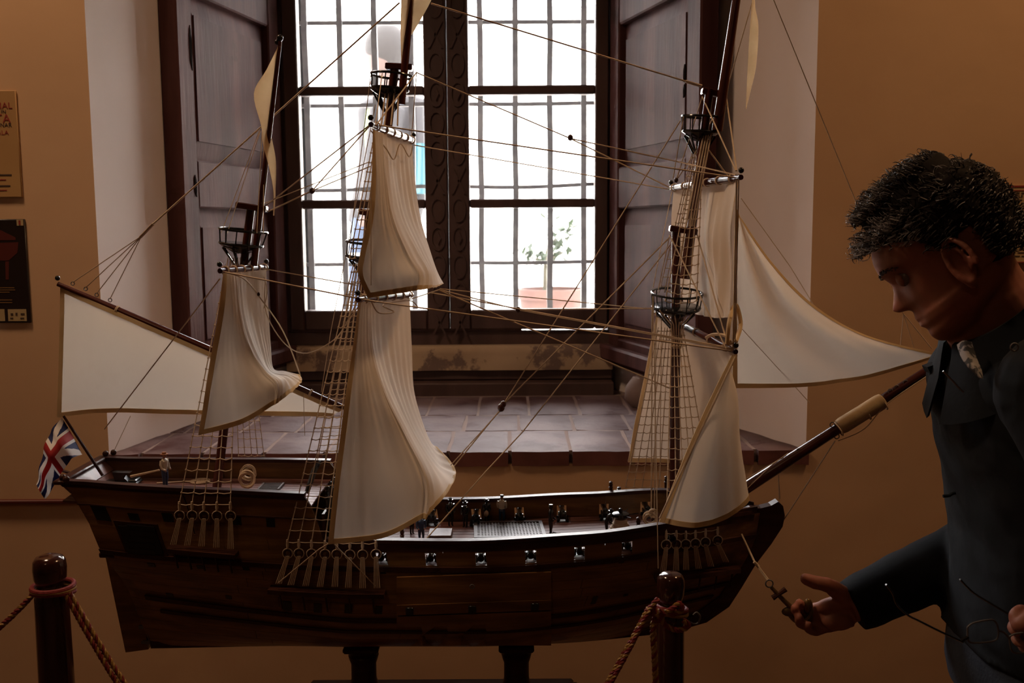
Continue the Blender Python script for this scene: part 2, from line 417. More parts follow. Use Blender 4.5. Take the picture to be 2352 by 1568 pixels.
# ---------------------------------------------------------------- shutters folded back along the reveals
def shutter(name, hinge, free, yh, yf, label, knots):
    """local x runs from the hinge to the free end, local y is thickness away from the niche centre"""
    root = thing(name, label, 'shutter')
    h = V((hinge, yh, 0)); f = V((free, yf, 0)); d = (f - h); Wd = d.length; d.normalize()
    side = V((d.y, -d.x, 0)) if hinge > 0 else V((-d.y, d.x, 0))
    if side.x * (1 if hinge > -.2 else -1) < 0: side = -side
    T = .045
    Mx = Matrix(((d.x, side.x, 0, h.x), (d.y, side.y, 0, h.y), (0, 0, 1, 0), (0, 0, 0, 1)))
    zb, zt = 1.068, ZT - .12
    ops = [(1.145, 1.50), (1.61, 1.985), (2.07, zt - .07)]
    sw0, sw1 = .062, .068
    def bx(nm, x0, x1, y0, y1, z0, z1, r=.004, par=root, m=M['oldwood']):
        b = MB(); b.bbox((x0, y0, z0), (x1, y1, z1), r); b.xf(Mx); return b.build(nm, m, par, angle=30)
    bx('stile', 0, sw0, 0, T, zb, zt); bx('stile', Wd - sw1, Wd, 0, T, zb, zt)
    zs = [zb] + [z for o in ops for z in o] + [zt]
    for i in range(0, len(zs), 2):
        if i == 0 : bx('rail', sw0, Wd - sw1, 0, T, zs[i], zs[i+1])
        else: bx('rail', sw0, Wd - sw1, 0.001, T, zs[i], zs[i+1])
    # bolection moulding on the lowest rail
    bx('moulding', -.005, Wd - .1, -.03, -.0005, 1.083, 1.125, .006)
    for (z0, z1) in ops:
        # raised and fielded panel: bevel rising to a flat field
        x0, x1 = sw0, Wd - sw1; bv = .045; yb, yf2 = .0215, .010
        b = MB()
        o_ = [(x0, yb, z0), (x1, yb, z0), (x1, yb, z1), (x0, yb, z1)]
        i_ = [(x0+bv*.6, yf2+.004, z0+bv), (x1-bv*.6, yf2+.004, z0+bv), (x1-bv*.6, yf2+.004, z1-bv), (x0+bv*.6, yf2+.004, z1-bv)]
        j_ = [(p_[0], yf2, p_[2]) for p_ in i_]
        bk = [(p_[0], .029, p_[2]) for p_ in o_]
        b.add(o_ + i_ + j_ + bk, [(0,1,5,4),(1,2,6,5),(2,3,7,6),(3,0,4,7),(4,5,9,8),(5,6,10,9),(6,7,11,10),(7,4,8,11),(8,9,10,11),
                                  (12,15,14,13),(0,12,13,1),(1,13,14,2),(2,14,15,3),(3,15,12,0)])
        b.xf(Mx); b.build('panel', M['oldwood'], root, smooth=False)
    for (kx, kz, kh) in knots:
        b = MB(); b.prism([(kx-.004, -.0015, kz-kh), (kx+.004, -.0015, kz-kh*.6), (kx+.005, -.0015, kz+kh*.5), (kx, -.0015, kz+kh), (kx-.006, -.0015, kz+kh*.3)], (0, .003, 0)); b.xf(Mx)
        b.build('latch_hole', M['hole'], root, smooth=False)
    return root
yf = 2.23
xfl = P(416, 300, yf).x; xfr = P(1606, 300, yf).x
shutter('window_shutter', P(651, 400, CY).x, xfl, 2.745, yf, 'left wooden window shutter with fielded panels, folded back behind the lateen sail', [(.47, 1.86, .05), (.475, 1.55, .025)])
shutter('window_shutter', P(1399, 400, CY).x, xfr, 2.745, yf, 'right wooden window shutter with fielded panels, folded back behind the foremast', [(.46, 1.80, .02), (.46, 1.76, .015)])
b = MB(); b.lathe([(.001, 0), (.035, 0), (.05, .02), (.048, .05), (.03, .075), (.001, .08)], (P(1470, 900, 2.5).x+.01, 2.50, ZS), 14)
tag(b.build('doorstop_stone', M['mortar']), 'rounded grey stone on the sill under the right shutter', 'stone')
# ---------------------------------------------------------------- outdoors
b = MB(); b.box((-9, 3.15, .5), (9, 12, .66)); st('ground', b, M['outground'], smooth=False)
b = MB(); b.box((-9, 9.0, .66), (9, 9.3, 3.4)); st('courtyard_wall', b, M['outwall'], smooth=False)
# ================================================================ THE SHIP MODEL
M['hull'] = mat('varnished hull wood', (.115, .050, .015), .34, (.25, .118, .038), 7, (1, 6, 9), bump=.12, bscale=30, col3=(.035, .014, .007), s3=5, lo3=.55, hi3=.72)
M['hulldk'] = mat('dark wale wood', (.034, .012, .008), .36, (.060, .021, .013), 12, (1, 6, 6), spec=.2)
M['mahog'] = mat('mahogany spar', (.085, .017, .012), .25, (.05, .011, .008), 14, (1, 1, .3), coat=.3)
M['deck'] = mat('reddish deck planks', (.20, .09, .072), .42, (.14, .058, .046), 12, (.4, 5, 5), spec=.3, bump=.1, bscale=30)
M['black'] = mat('gloss black metal', (.012, .012, .012), .16)
M['rope'] = mat('tan rigging rope', (.64, .50, .36), .9, (.54, .40, .27), 60, bump=.6, bscale=260, bdist=.0006)
M['sail'] = mat('unbleached sailcloth', (.88, .80, .72), .9, (.83, .74, .64), 5, (1, 1, .25), bump=.35, bscale=150, trans=.33, tcol=(.74, .62, .51), bdist=.0006, col3=(.72, .60, .47), s3=5, lo3=.58, hi3=.8)
M['sail2'] = mat('unbleached sailcloth of the square sails', (.88, .80, .72), .9, (.83, .74, .64), 5, (1, 1, .25), bump=.35, bscale=150, trans=.20, tcol=(.74, .62, .51), bdist=.0006, col3=(.72, .60, .47), s3=5, lo3=.58, hi3=.8)
M['hem'] = mat('yellowed sail hem', (.78, .60, .36), .9, (.68, .50, .27), 20, bump=.3, bscale=200, trans=.3, bdist=.0006)
M['pennant'] = mat('tan pennant cloth', (.66, .47, .27), .9, (.55, .37, .20), 20, bump=.3, bscale=250, trans=.5, bdist=.0006)
M['furl'] = mat('furled tan cloth', (.50, .36, .20), .9, (.40, .27, .14), 20, bump=.3, bscale=120)
M['white'] = mat('white flag cloth', (.80, .74, .70), .8, trans=.2)
M['navy'] = mat('navy flag cloth', (.012, .018, .09), .8, trans=.1)
M['flagred'] = mat('red flag cloth', (.34, .012, .012), .8, trans=.15)
M['brass'] = mat('dull brass', (.35, .23, .09), .35, metal=1)
M['grate'] = mat('grey wood grating', (.075, .055, .05), .45, (.11, .085, .08), 30, spec=.3)
SC = 1.61                      # centre plane of the ship
ship = thing('ship_model', 'large wooden three-masted sailing ship model with cloth sails, standing before the window', 'ship model')
def proj(p):
    d = ROT.transposed() @ (V(p) - EYE); return (1176 + FPX * d.x / -d.z, 784 - FPX * d.y / -d.z)
_sh = [(205,1203,.085),(300,1215,.095),(500,1231,.108),(700,1243,.117),(880,1247,.12),(1100,1248,.122),(1300,1236,.12),(1400,1228,.115),(1540,1207,.10),(1640,1192,.075),(1740,1178,.012)]
_shp = [P(a, b_, SC - c) for a, b_, c in _sh]; SX = [p.x for p in _shp]; SZ = [p.z for p in _shp]; SB = [c for _, _, c in _sh]
_q = [(135,1111,.085),(250,1121,.097),(400,1130,.107),(560,1136,.113),(745,1143,.116)]
_qp = [P(a, b_, SC - c) for a, b_, c in _q]; QX = [p.x for p in _qp]; QZ = [p.z for p in _qp]
_k = [(352,1482),(600,1477),(900,1470),(1250,1470),(1400,1461),(1520,1448)]
_kp = [P(a, b_, SC) for a, b_ in _k]; KX = [p.x for p in _kp]; KZ = [p.z for p in _kp]
TS = [0, .25, .5, .75, 1.0]
XST = [P(352,1482,SC).x, P(322,1400,SC).x, P(302,1330,SC).x, P(240,1272,SC-.08).x, P(205,1203,SC-.085).x]
XBW = [P(1520,1448,SC).x, P(1640,1382,SC).x, P(1698,1315,SC).x, P(1728,1250,SC).x, P(1742,1178,SC).x]
XSTEP = P(742, 1143, SC - .116).x
GS = ([0, .12, .3, .5, .68, .8, 1], [.10, .12, .16, .34, .74, .96, 1.0])
GM = ([0, .05, .14, .28, .48, .7, 1], [.12, .40, .72, .95, 1.06, 1.06, 1.0])
GB = ([0, .12, .3, .5, .7, .85, 1], [.15, .22, .38, .58, .78, .92, 1.0])
def hull(u, t):
    """point of the hull side (half beam in the second slot)"""
    if t <= 1:
        x = lerp(itp(t, TS, XST), sm(t, TS, XBW), u)
        zs = sm(lerp(XST[4], XBW[4], u), SX, SZ); zk = sm(lerp(XST[0], XBW[0], u), KX, KZ)
        a = sm(t, *GS); m = sm(t, *GM); c = sm(t, *GB)
        g = lerp(a, m, min(1, (u/.38)) ** .8) if u < .38 else (m if u < .62 else lerp(m, c, ((u-.62)/.38) ** 1.2))
        hb = sm(lerp(XST[4], XBW[4], u), SX, SB) * g
        return V((x, hb, lerp(zk, zs, t)))
    q = t - 1
    xs = itp(q, [0, .5, .8, 1], [XST[4], P(178,1150,SC-.085).x, P(158,1124,SC-.085).x, QX[0]])
    x = lerp(xs, XBW[4], u) if u > .3 else lerp(xs, lerp(XST[4], XBW[4], .3), u/.3)
    return V((x, sm(x, SX, SB) * lerp(1, .97, q), lerp(sm(x, SX, SZ), sm(x, QX, QZ), q)))
def hp(u, t, side=-1, off=0.0):
    h = hull(u, t); return V((h.x, SC + side * (h.y + off), h.z))
def onhull(px, py):
    best = None; u0, u1, t0, t1 = 0, 1, 0, 2
    for it in range(5):
        n = 16; cand = []
        for i in range(n+1):
            for j in range(n+1):
                u = lerp(u0, u1, i/n); t = lerp(t0, t1, j/n); a = proj(hp(u, t)); cand.append(((a[0]-px)**2 + (a[1]-py)**2, u, t))
        d, u, t = min(cand); du, dt = (u1-u0)/n, (t1-t0)/n
        u0, u1, t0, t1 = max(0, u-du), min(1, u+du), max(0, t-dt), min(2, t+dt)
    return u, t
def uofx(x, t=1.0):
    return (x - itp(t, TS, XST)) / (sm(t, TS, XBW) - itp(t, TS, XST))
TB = [0, .07, .15, .23, .31, .39, .47, .55, .62, .69, .76, .84, .93, 1.0]
USTEP = uofx(XSTEP)
ports = {-1: [P(px, 1272, SC - .12).x for px in (877, 990, 1105, 1219, 1331, 1442, 1548)]}
ports[1] = [x - .016 for x in ports[-1]]
rnd = random.Random(11)
def strake(side, ua, ub, ta, tb, n=None, name='plank', m='hull', off=0, th=.004, fn=None):
    n = n or max(2, int((ub-ua)*40)); eps = .012 if ta < .84 else 0
    G = []
    for t in (ta + (tb-ta)*eps, (ta+tb)/2, tb - (tb-ta)*eps):
        G.append([hp(lerp(ua, ub, i/n), t, side, off) for i in range(n+1)])
    b = MB(); b.slab(G, (0, -side * th, 0)); return b.build(name, M[m], ship, angle=50)
for side in (-1, 1):
    shell = MB(); shell.grid([[hp(i/48, t, side, -.0025) for i in range(49)] for t in [k*.84/12 for k in range(13)]])
    shell.grid([[hp(i/20*USTEP, 1+q*.5, side, -.0025) for i in range(21)] for q in (0, .5, 1, 1.5, 2)])
    shell.grid([[hp(i/20*USTEP, t, side, -.0025) for i in range(21)] for t in (.84, .93, 1)])
    shell.build('hull_shell', M['hulldk'], ship)
    for k in range(len(TB)-1):
        ta, tb = TB[k], TB[k+1]
        if abs(ta-.84) < .001:
            cuts = [USTEP - .0]; segs = [(0, .2), (.2, USTEP)]
            a = USTEP
            for x in ports[side]:
                u = uofx(x, .88); w_ = .0082/ (XBW[4]-XST[4])
                if u - w_ > a: segs.append((a, u - w_))
                a = u + w_
            segs.append((a, 1.0))
        else:
            j = [0] + sorted((rnd.uniform(.2, .3), rnd.uniform(.45, .6), rnd.uniform(.72, .84))) + [1]
            segs = list(zip(j[:-1], j[1:]))
        for a, c in segs: strake(side, a + .0003, c - .0003, ta, tb, th=.005 if ta >= .84 else .004)
    for k in range(4):
        for a, c in ((0, .16), (.16, USTEP)): strake(side, a + .0008, c - .0008, 1 + k/4, 1 + (k+1)/4, th=.006)
    # wales: dark strips standing proud
    def wale(ta, tb, u0, u1, off, name='wale'):
        n = 50; b = MB(); b.slab([[hp(lerp(u0, u1, i/n), t, side, off) for i in range(n+1)] for t in (ta, (ta+tb)/2, tb)], (0, -side*off*1.5, 0)); b.build(name, M['hulldk'], ship)
    wale(.795, .83, 0, 1, .004); wale(.40, .43, .03, .99, .004); wale(.30, .325, .05, .98, .004); wale(1.50, 1.53, 0, USTEP, .003)
    wale(1.93, 1.999, 0, USTEP, .002); wale(.945, .997, USTEP, .99, .0025)
    # cap rails
    b = MB(); n = 60
    for (u0, u1, t, hh) in ((0, USTEP, 2.0, .006), (USTEP, .985, 1.0, .006)):
        A = [hp(lerp(u0, u1, i/n), t, side, .004) for i in range(n+1)]; B_ = [hp(lerp(u0, u1, i/n), t, side, -.010) for i in range(n+1)]
        bb = MB(); bb.slab([A, B_], (0, 0, hh)); bb.build('cap_rail', M['hulldk'], ship, angle=30)
# transom planks and stern carving
for k in range(4):
    b = MB(); G = []
    for t in (1 + k/4 + .01, 1 + (k+1)/4 - .01): G.append([V((hull(0, t).x, SC + s*hull(0, t).y, hull(0, t).z)) for s in (-1, -.5, 0, .5, 1)])
    b.slab(G, (.005, 0, 0)); b.build('transom_plank', M['deck'], ship)
for k in range(6, 13):
    b = MB(); G = []
    for t in (TB[k], TB[k+1]): G.append([V((hull(0, t).x, SC + s*hull(0, t).y, hull(0, t).z)) for s in (-1, -.5, 0, .5, 1)])
    b.slab(G, (.005, 0, 0)); b.build('transom_plank', M['hull'], ship)
b = MB(); zq = QZ[0]; b.bbox((QX[0]-.008, SC-.09, zq-.001), (QX[0]+.010, SC+.09, zq+.006), .002); b.build('stern_rail', M['hulldk'], ship)
u_, t_ = onhull(236, 1275); a_ = hp(u_, t_)
b = MB(); b.bbox((a_.x-.006, a_.y-.004, a_.z-.004), (a_.x+.02, SC+.08, a_.z+.005), .002); b.build('stern_moulding', M['hulldk'], ship)
for s in (-1, 1):
    b = MB(); b.ball((QX[0]+.006, SC+s*.083, zq+.010), .0055); b.build('rail_knob', M['hulldk'], ship)
def cpoly(name, pts, th, m, Y=SC):
    b = MB(); q = [P(x, y, Y) for x, y in pts]; q = [V((p.x, SC - th/2, p.z)) for p in q]; b.prism(q, (0, th, 0)); return b.build(name, M[m], ship, smooth=False)
cpoly('rudder', [(247,1279),(292,1494),(344,1487),(338,1450),(326,1390),(300,1285)], .014, 'hull')
cpoly('stern_post', [(306,1285),(333,1390),(345,1450),(352,1483),(397,1479),(380,1400),(350,1285)], .018, 'hulldk')
for (y_) in (1395, 1435, 1470):
    x_ = itp(y_, [1390, 1487], [328, 345]); p = P(x_, y_, SC); b = MB(); b.bbox((p.x-.01, SC-.010, p.z-.003), (p.x+.012, SC+.010, p.z+.003), .001); b.build('pintle', M['iron'], ship)
b = MB(); b.tube([P(322, 1385, SC-.010), P(336, 1440, SC-.010), P(347, 1484, SC-.010)], .0012, 5); b.tube([P(329, 1388, SC-.010), P(341, 1440, SC-.010)], .0010, 5); b.build('rudder_strip', M['grate'], ship)  # thin grey strips along the joint of rudder and sternpost
b = MB(); kz = [V((x, SC-.012, z)) for x, z in zip(KX, KZ)]
b.slab([kz, [p + V((0, .024, 0)) for p in kz]], (0, 0, .012)); b.build('keel', M['hulldk'], ship)
cpoly('stem_knee', [(1500,1452),(1560,1441),(1620,1424),(1672,1388),(1700,1345),(1732,1292),(1768,1245),(1794,1205),(1799,1180),(1795,1158),(1784,1148),(1768,1157),(1745,1163),(1722,1163),(1705,1172),
      (1712,1240),(1690,1300),(1650,1365),(1590,1410),(1510,1430)], .020, 'hulldk')
# bow rail planks in front of the mast
for side in (-1, 1):
    b = MB(); u0 = uofx(P(1600, 1200, SC-.08).x)
    A = [hp(lerp(u0, .995, i/12), 1.0, side, .002) for i in range(13)]
    zt_ = [p.z + .012*math.sin(math.pi*min(1, i/12*1.0)*.5) for i, p in enumerate(A)]
    b.slab([A, [V((p.x, p.y, z)) for p, z in zip(A, zt_)]], (0, -side*.005, 0)); b.build('bow_bulwark', M['hulldk'], ship)
# decks: caulked planks, one object each
def deckplanks(u0, u1, tz, dz, nm, m, cnt=14):
    for k in range(cnt):
        n = 24; rowsA = []; 
        for s in (k/cnt + .004, (k+1)/cnt - .004):
            R = []
            for i in range(n+1):
                u = lerp(u0, u1, i/n); h = hull(u, tz); w_ = h.y - .006
                R.append(V((h.x, SC + (2*s-1)*w_, h.z - dz + .003*(1-(2*s-1)**2))))
            rowsA.append(R)
        b = MB(); b.slab(rowsA, (0, 0, -.003)); b.build(nm, M[m], ship)
deckplanks(USTEP, .97, 1.0, .037, 'deck_plank', 'deck')
deckplanks(0.0, USTEP, 2.0, .030, 'deck_plank', 'deck')
def deckz(x, quarter=False):
    return (sm(x, QX, QZ) - .030 if quarter else sm(x, SX, SZ) - .037) + .002
def ondeck(px, py, quarter=False):
    z = 1.02 if quarter else .925
    for _ in range(4): p = PZ(px, py, z); z = deckz(p.x, quarter)
    return PZ(px, py, z)
# bulkhead at the break of the quarterdeck: glossy black panels between posts
hb = .11; z0, z1 = deckz(XSTEP), sm(XSTEP, QX, QZ)
b = MB(); b.box((XSTEP-.004, SC-hb, z0), (XSTEP, SC+hb, z1 - .028)); bk = b.build('bulkhead', M['hulldk'], ship, smooth=False)
for k in range(8):
    y = SC - hb + .012 + k*(2*hb-.024)/7
    b = MB(); b.tube([(XSTEP+.004, y, z0), (XSTEP+.004, y, z1+.006)], .0032, 6); b.ball((XSTEP+.004, y, z1+.009), .005); b.build('bulkhead_post', M['black'], ship)
    if k < 7:
        b = MB(); b.bbox((XSTEP+.0, y+.006, z0+.008), (XSTEP+.004, y+.022, z1-.034), .002); b.build('bulkhead_panel', M['black'], bk)
b = MB(); b.tube([(XSTEP+.004, SC-hb, z1-.002), (XSTEP+.004, SC+hb, z1-.002)], .0035, 6); b.build('quarterdeck_rail', M['black'], ship)
# channels (chain boards), with their deadeyes and lanyards
def channel(pxa, pxb, pya, pyb):
    ua, ta = onhull(pxa, pya); ub, tb = onhull(pxb, pyb); n = 10
    A = [hp(lerp(ua, ub, i/n), lerp(ta, tb, i/n), -1, 0) for i in range(n+1)]
    B_ = [p + V((0, -.022, 0)) for p in A]
    for side in (-1, 1):
        b = MB(); f = (lambda p: p) if side < 0 else (lambda p: V((p.x, 2*SC - p.y, p.z)))
        b.slab([[f(p) for p in A], [f(p) for p in B_]], (0, 0, -.007)); b.build('channel', M['hulldk'], ship, smooth=False)
    for i in range(1, n, 2):
        b = MB(); a = B_[i] + V((0, .004, -.006)); b.tube([a, V((a.x, a.y+.014, a.z-.03))], .0016, 5); b.build('chain_plate', M['hulldk'], ship)
    return [p.copy() for p in B_]
ch_mz = channel(393, 548, 1250, 1264); ch_mn = channel(622, 886, 1343, 1353); ch_fr = channel(1502, 1695, 1318, 1296)
YC = -.020
ring_me = None
def deadeyes(tops, bots, off):
    global ring_me
    out = []
    for (tx, ty), (bx_, by) in zip(tops, bots):
        u, t = onhull(bx_, min(by, 1440)); h = hp(u, t, -1, off); bp_ = P(bx_, by, h.y - .0)
        ut, tt = onhull(tx, ty); tp = P(tx, ty, min(h.y + .004, hp(ut, tt, -1, .006).y))
        if ring_me is None:
            r_ = MB(); r_.torus((0, 0, 0), .0058, .0022, (0, 1, 0), 14, 6); r_.torus((0, 0, 0), .0068, .0013, (0, 1, 0), 14, 5); ring_me = r_.mesh('deadeye', M['hulldk'])
        de = inst(ring_me, 'deadeye', ship, Matrix.Translation(tp))
        r_ = MB()
        for dx in (-.0042, -.0014, .0014, .0042):
            r_.tube([tp + V((dx*.6, -.002, -.004)) - tp, (bp_ - tp) + V((dx, 0, 0))], .00085, 5)
        r_.torus((0, -.001, 0), .0078, .0009, (0, 1, 0), 14, 5)
        r_.tube([V((0, -.001, .0075)), V((0, 0, .013)), V((0, 0, .022))], [.0014, .0026, .0018], 6)
        r_.build('lanyard', M['rope'], de)
        out.append(tp + V((0, 0, .018)))
    return out
d_mz = deadeyes([(413,1183),(442,1183),(469,1184),(499,1184),(530,1184)], [(398,1250),(430,1252),(463,1254),(497,1257),(530,1260)], .018)
d_mn = deadeyes([(661,1270),(687,1270),(716,1271),(747,1272),(774,1272),(804,1273),(833,1273),(864,1272)], [(640,1340),(668,1343),(702,1345),(735,1347),(769,1347),(800,1349),(833,1350),(866,1350)], .018)
d_fr = deadeyes([(1530,1250),(1553,1249),(1575,1249),(1597,1247),(1620,1244),(1648,1240)], [(1523,1312),(1553,1310),(1576,1308),(1605,1305),(1633,1300),(1668,1290)], .018)
# shrouds with ratlines
def net(bases, tops, step, f0=0.0, f1=1.0, r=.0009, knots=True, name='shroud'):
    n = len(bases); rr = random.Random(len(bases)*7 + int(bases[0][0]*100))
    for a, c in zip(bases, tops):
        b = MB(); b.tube([a, (a+c)/2 + V((rr.uniform(-.0006, .0006), 0, 0)), c], r, 5); b.build(name, M['rope'], ship)
    L = (bases[0]-tops[0]).length; k = max(2, int(L*(f1-f0)/step)); b = MB(); kb = MB()
    for i in range(k+1):
        f = f0 + (f1-f0)*i/k
        pts = [a.lerp(c, f) for a, c in zip(bases, tops)]
        q = []
        for j in range(n-1):
            m_ = (pts[j]+pts[j+1])/2 + V((0, 0, -.0018*rr.uniform(.2, 1.4) * min(1, (pts[j]-pts[j+1]).length/.012))); q += [pts[j], m_]
        q.append(pts[-1]); b.tube(q, r*.8, 4, caps=False)
        if knots:
            for p in pts: b.ball((p.x, p.y - r, p.z), r*2.0, 5)
    b.build('ratlines', M['rope'], ship, kind='stuff')
far = lambda ps, dx=-.016: [V((p.x+dx, 2*SC - p.y, p.z)) for p in ps]
net(d_mz, [P(x, 592, SC-.012) for x in (524, 530, 536, 541, 546)], .0178, 0, .9)
net([P(x, 1046, SC+.11) for x in (548, 562, 578, 592, 606)], [P(x, 592, SC+.012) for x in (530, 536, 541, 546, 552)], .017, 0, .85, r=.0007)
net(d_mn, [P(x, 606, SC-.035) for x in (812, 817, 823, 829, 835, 841, 847, 853)], .0178, 0, .97)
net(far(d_mn), [P(x, 606, SC+.035) for x in (816, 820, 826, 832, 838, 844, 850, 856)], .0178, .2, .97)
net(d_fr, [P(x, 762, SC-.012) for x in (1543, 1548, 1553, 1559, 1564, 1570)], .0165, 0, .98)
net([P(x, 1118, SC+.12) for x in (1437, 1456, 1475, 1494, 1513, 1533)], [P(x, 752, SC+.012) for x in (1512, 1520, 1527, 1533, 1539, 1545)], .0165, 0, .98, r=.0008)
# topmast shrouds
net([P(x, y, SC-.035) for x, y in ((1528, 690), (1545, 694), (1563, 696), (1582, 694), (1600, 690))], [P(x, 335, SC-.006) for x in (1600, 1604, 1608, 1611, 1614)], .0145, 0, .95)
net([P(x, 672, SC+.035) for x in (1514, 1526, 1540, 1553)], [P(x, 345, SC+.006) for x in (1591, 1594, 1597, 1601)], .0145, .05, .95, r=.0008)
net([P(x, 592, SC-.035) for x in (803, 815, 828, 842, 856)], [P(x, 300, SC-.006) for x in (862, 867, 872, 877, 881)], .0145, 0, .9)
for i, (x, x2) in enumerate(((508, 600), (522, 602), (590, 606), (605, 610))):
    b = MB(); b.tube([P(x, 535, SC-.03), P(x2-4, 300, SC)], .0007, 5); b.build('shroud', M['rope'], ship)
# futtock ropes gathering under the fore top
for x in (1515, 1530, 1548, 1566, 1583, 1597):
    b = MB(); b.tube([P(x, 712, SC-.03), P(lerp(1556, x, .35), 745, SC-.02), P(lerp(1555, x, .2), 800, SC-.015)], .0011, 5); b.build('futtock_rope', M['rope'], ship)
# ---------------------------------------------------------------- masts, caps, yards, tops
def spar(name, a, c, r0, r1, m='mahog', n=12):
    b = MB(); a, c = V(a), V(c); b.tube([a.lerp(c, i/6) for i in range(7)], [lerp(r0, r1, i/6) for i in range(7)], n); return b.build(name, M[m], ship)
spar('lower_mast', P(496, 1135, SC), P(577, 472, SC), .0078, .0068)
spar('topmast', P(583, 610, SC-.012), P(643, 95, SC-.012), .0058, .0033)
spar('lower_mast', P(792, 1240, SC), P(850, 486, SC), .0105, .0080)
spar('topmast', P(852, 640, SC-.010), P(907, 152, SC-.010), .0085, .0068)
spar('topgallant_mast', P(921, 240, SC-.016), P(957, -130, SC-.016), .0066, .0042)
spar('lower_mast', P(1549, 1205, SC), P(1553, 522, SC), .0092, .0072)
spar('topmast', P(1573, 640, SC-.012), P(1630, 205, SC-.012), .0085, .0065)
spar('topgallant_mast', P(1647, 300, SC-.018), P(1706, -100, SC-.018), .0088, .006)
def cap(a, c, hh=.010, w_=.014):
    a, c = P(*a, SC-.006), P(*c, SC-.006); d = (c-a); L = d.length; d.normalize(); up = V((0, 1, 0)).cross(d) * -1
    if up.z < 0: up = -up
    Mx = Matrix(((d.x, 0, up.x, a.x), (0, 1, 0, a.y), (d.z, 0, up.z, a.z), (0, 0, 0, 1)))
    b = MB(); b.bbox((0, -w_/2-.004, -hh/2), (L, w_/2, hh/2), .0015); b.xf(Mx); b.build('mast_cap', M['mahog'], ship, angle=30)
cap((544, 470), (614, 481)); cap((886, 153), (948, 156)); cap((1537, 524), (1600, 533)); cap((1611, 209), (1667, 219)); cap((826, 485), (870, 493))
for (x, y, r) in ((643, 87, .0056), (636, 97, .0042)):
    b = MB(); b.ball(P(x, y, SC-.012), r); b.build('mast_ball', M['black'], ship)
def crows_nest(rx, ry, R, fx, fy, R2, tilt, lean, sp=12):
    c1, c2 = P(rx, ry, SC), P(fx, fy, SC); ax = V((math.sin(rad(lean)), -math.sin(rad(tilt)), 1)).normalized()
    R *= SC/FPX; R2 *= SC/FPX
    b = MB(); b.lathe([(R2*.30, -.014), (R2*.42, -.012), (R2*.78, -.0055), (R2*1.0, -.001), (R2*1.02, .0015), (R2*.97, .003), (.008, .003)], c2, 28, axis=ax)
    nest = b.build('crows_nest', M['black'], ship)
    b = MB(); b.torus(c1, R, .0020, ax, 36, 8); b.build('nest_rail', M['black'], nest)
    q = ax.to_track_quat('Z', 'Y').to_matrix(); sm_ = MB()
    for k in range(sp):
        a = 2*math.pi*(k+.3)/sp; d = V((math.cos(a), math.sin(a), 0))
        b = MB(); b.tube([c2 + q @ (d*R2*.96), c1 + q @ (d*R)], .0010, 5); b.build('spindle', M['black'], nest)
    b = MB()
    for k in range(8):
        a = 2*math.pi*k/8; d = V((math.cos(a), math.sin(a), 0)); b.tube([c2 + q @ (d*R2*.85 + V((0, 0, -.006))), c2 + q @ (d*.008 + V((0, 0, -.034)))], .0018, 5)
    b.build('nest_bracket', M['black'], nest)
crows_nest(559, 529, 54, 554, 562, 50, 1, 6.5)
crows_nest(900, 173, 46, 895, 207, 43, -1, 5)
crows_nest(852, 556, 55, 848, 590, 54, 4, 4)
crows_nest(1555, 673, 58, 1553, 707, 56, 9, 1)
crows_nest(1612, 268, 44, 1608, 304, 41, 3, 3)
def yard(a, c, r=.0062, bands=6, m='mahog', name='yard'):
    a, c = V(a), V(c); b = MB(); n = 10
    b.tube([a.lerp(c, i/n) for i in range(n+1)], [r*(1-.35*abs(2*i/n-1)**2) for i in range(n+1)], 12); y = b.build(name, M[m], ship)
    d = (c-a).normalized()
    for k in range(bands):
        p = a.lerp(c, (k+.6)/(bands)); b = MB(); b.torus(p, r*1.02, .0011, d, 12, 5); b.torus(p + d*.002, r*1.02, .001, d, 12, 5); b.build('yard_lashing', M['rope'], y)
    for p in (a, c):
        b = MB(); b.ball(p + V((0, 0, .010)), .0044, 10); b.build('block', M['black'], y)
    return y
yard(P(822, 688, 1.45), P(946, 676, 1.76)); yard(P(852, 286, 1.45), P(950, 323, 1.76)); yard(P(505, 622, 1.49), P(612, 614, 1.66))
yard(P(1702, 407, 1.45), P(1541, 432, 1.76)); yard(P(1690, 808, 1.45), P(1503, 715, 1.76))
ly = yard(P(133, 652, 1.655), P(800, 940, 1.655), .0062, 3, name='lateen_yard')
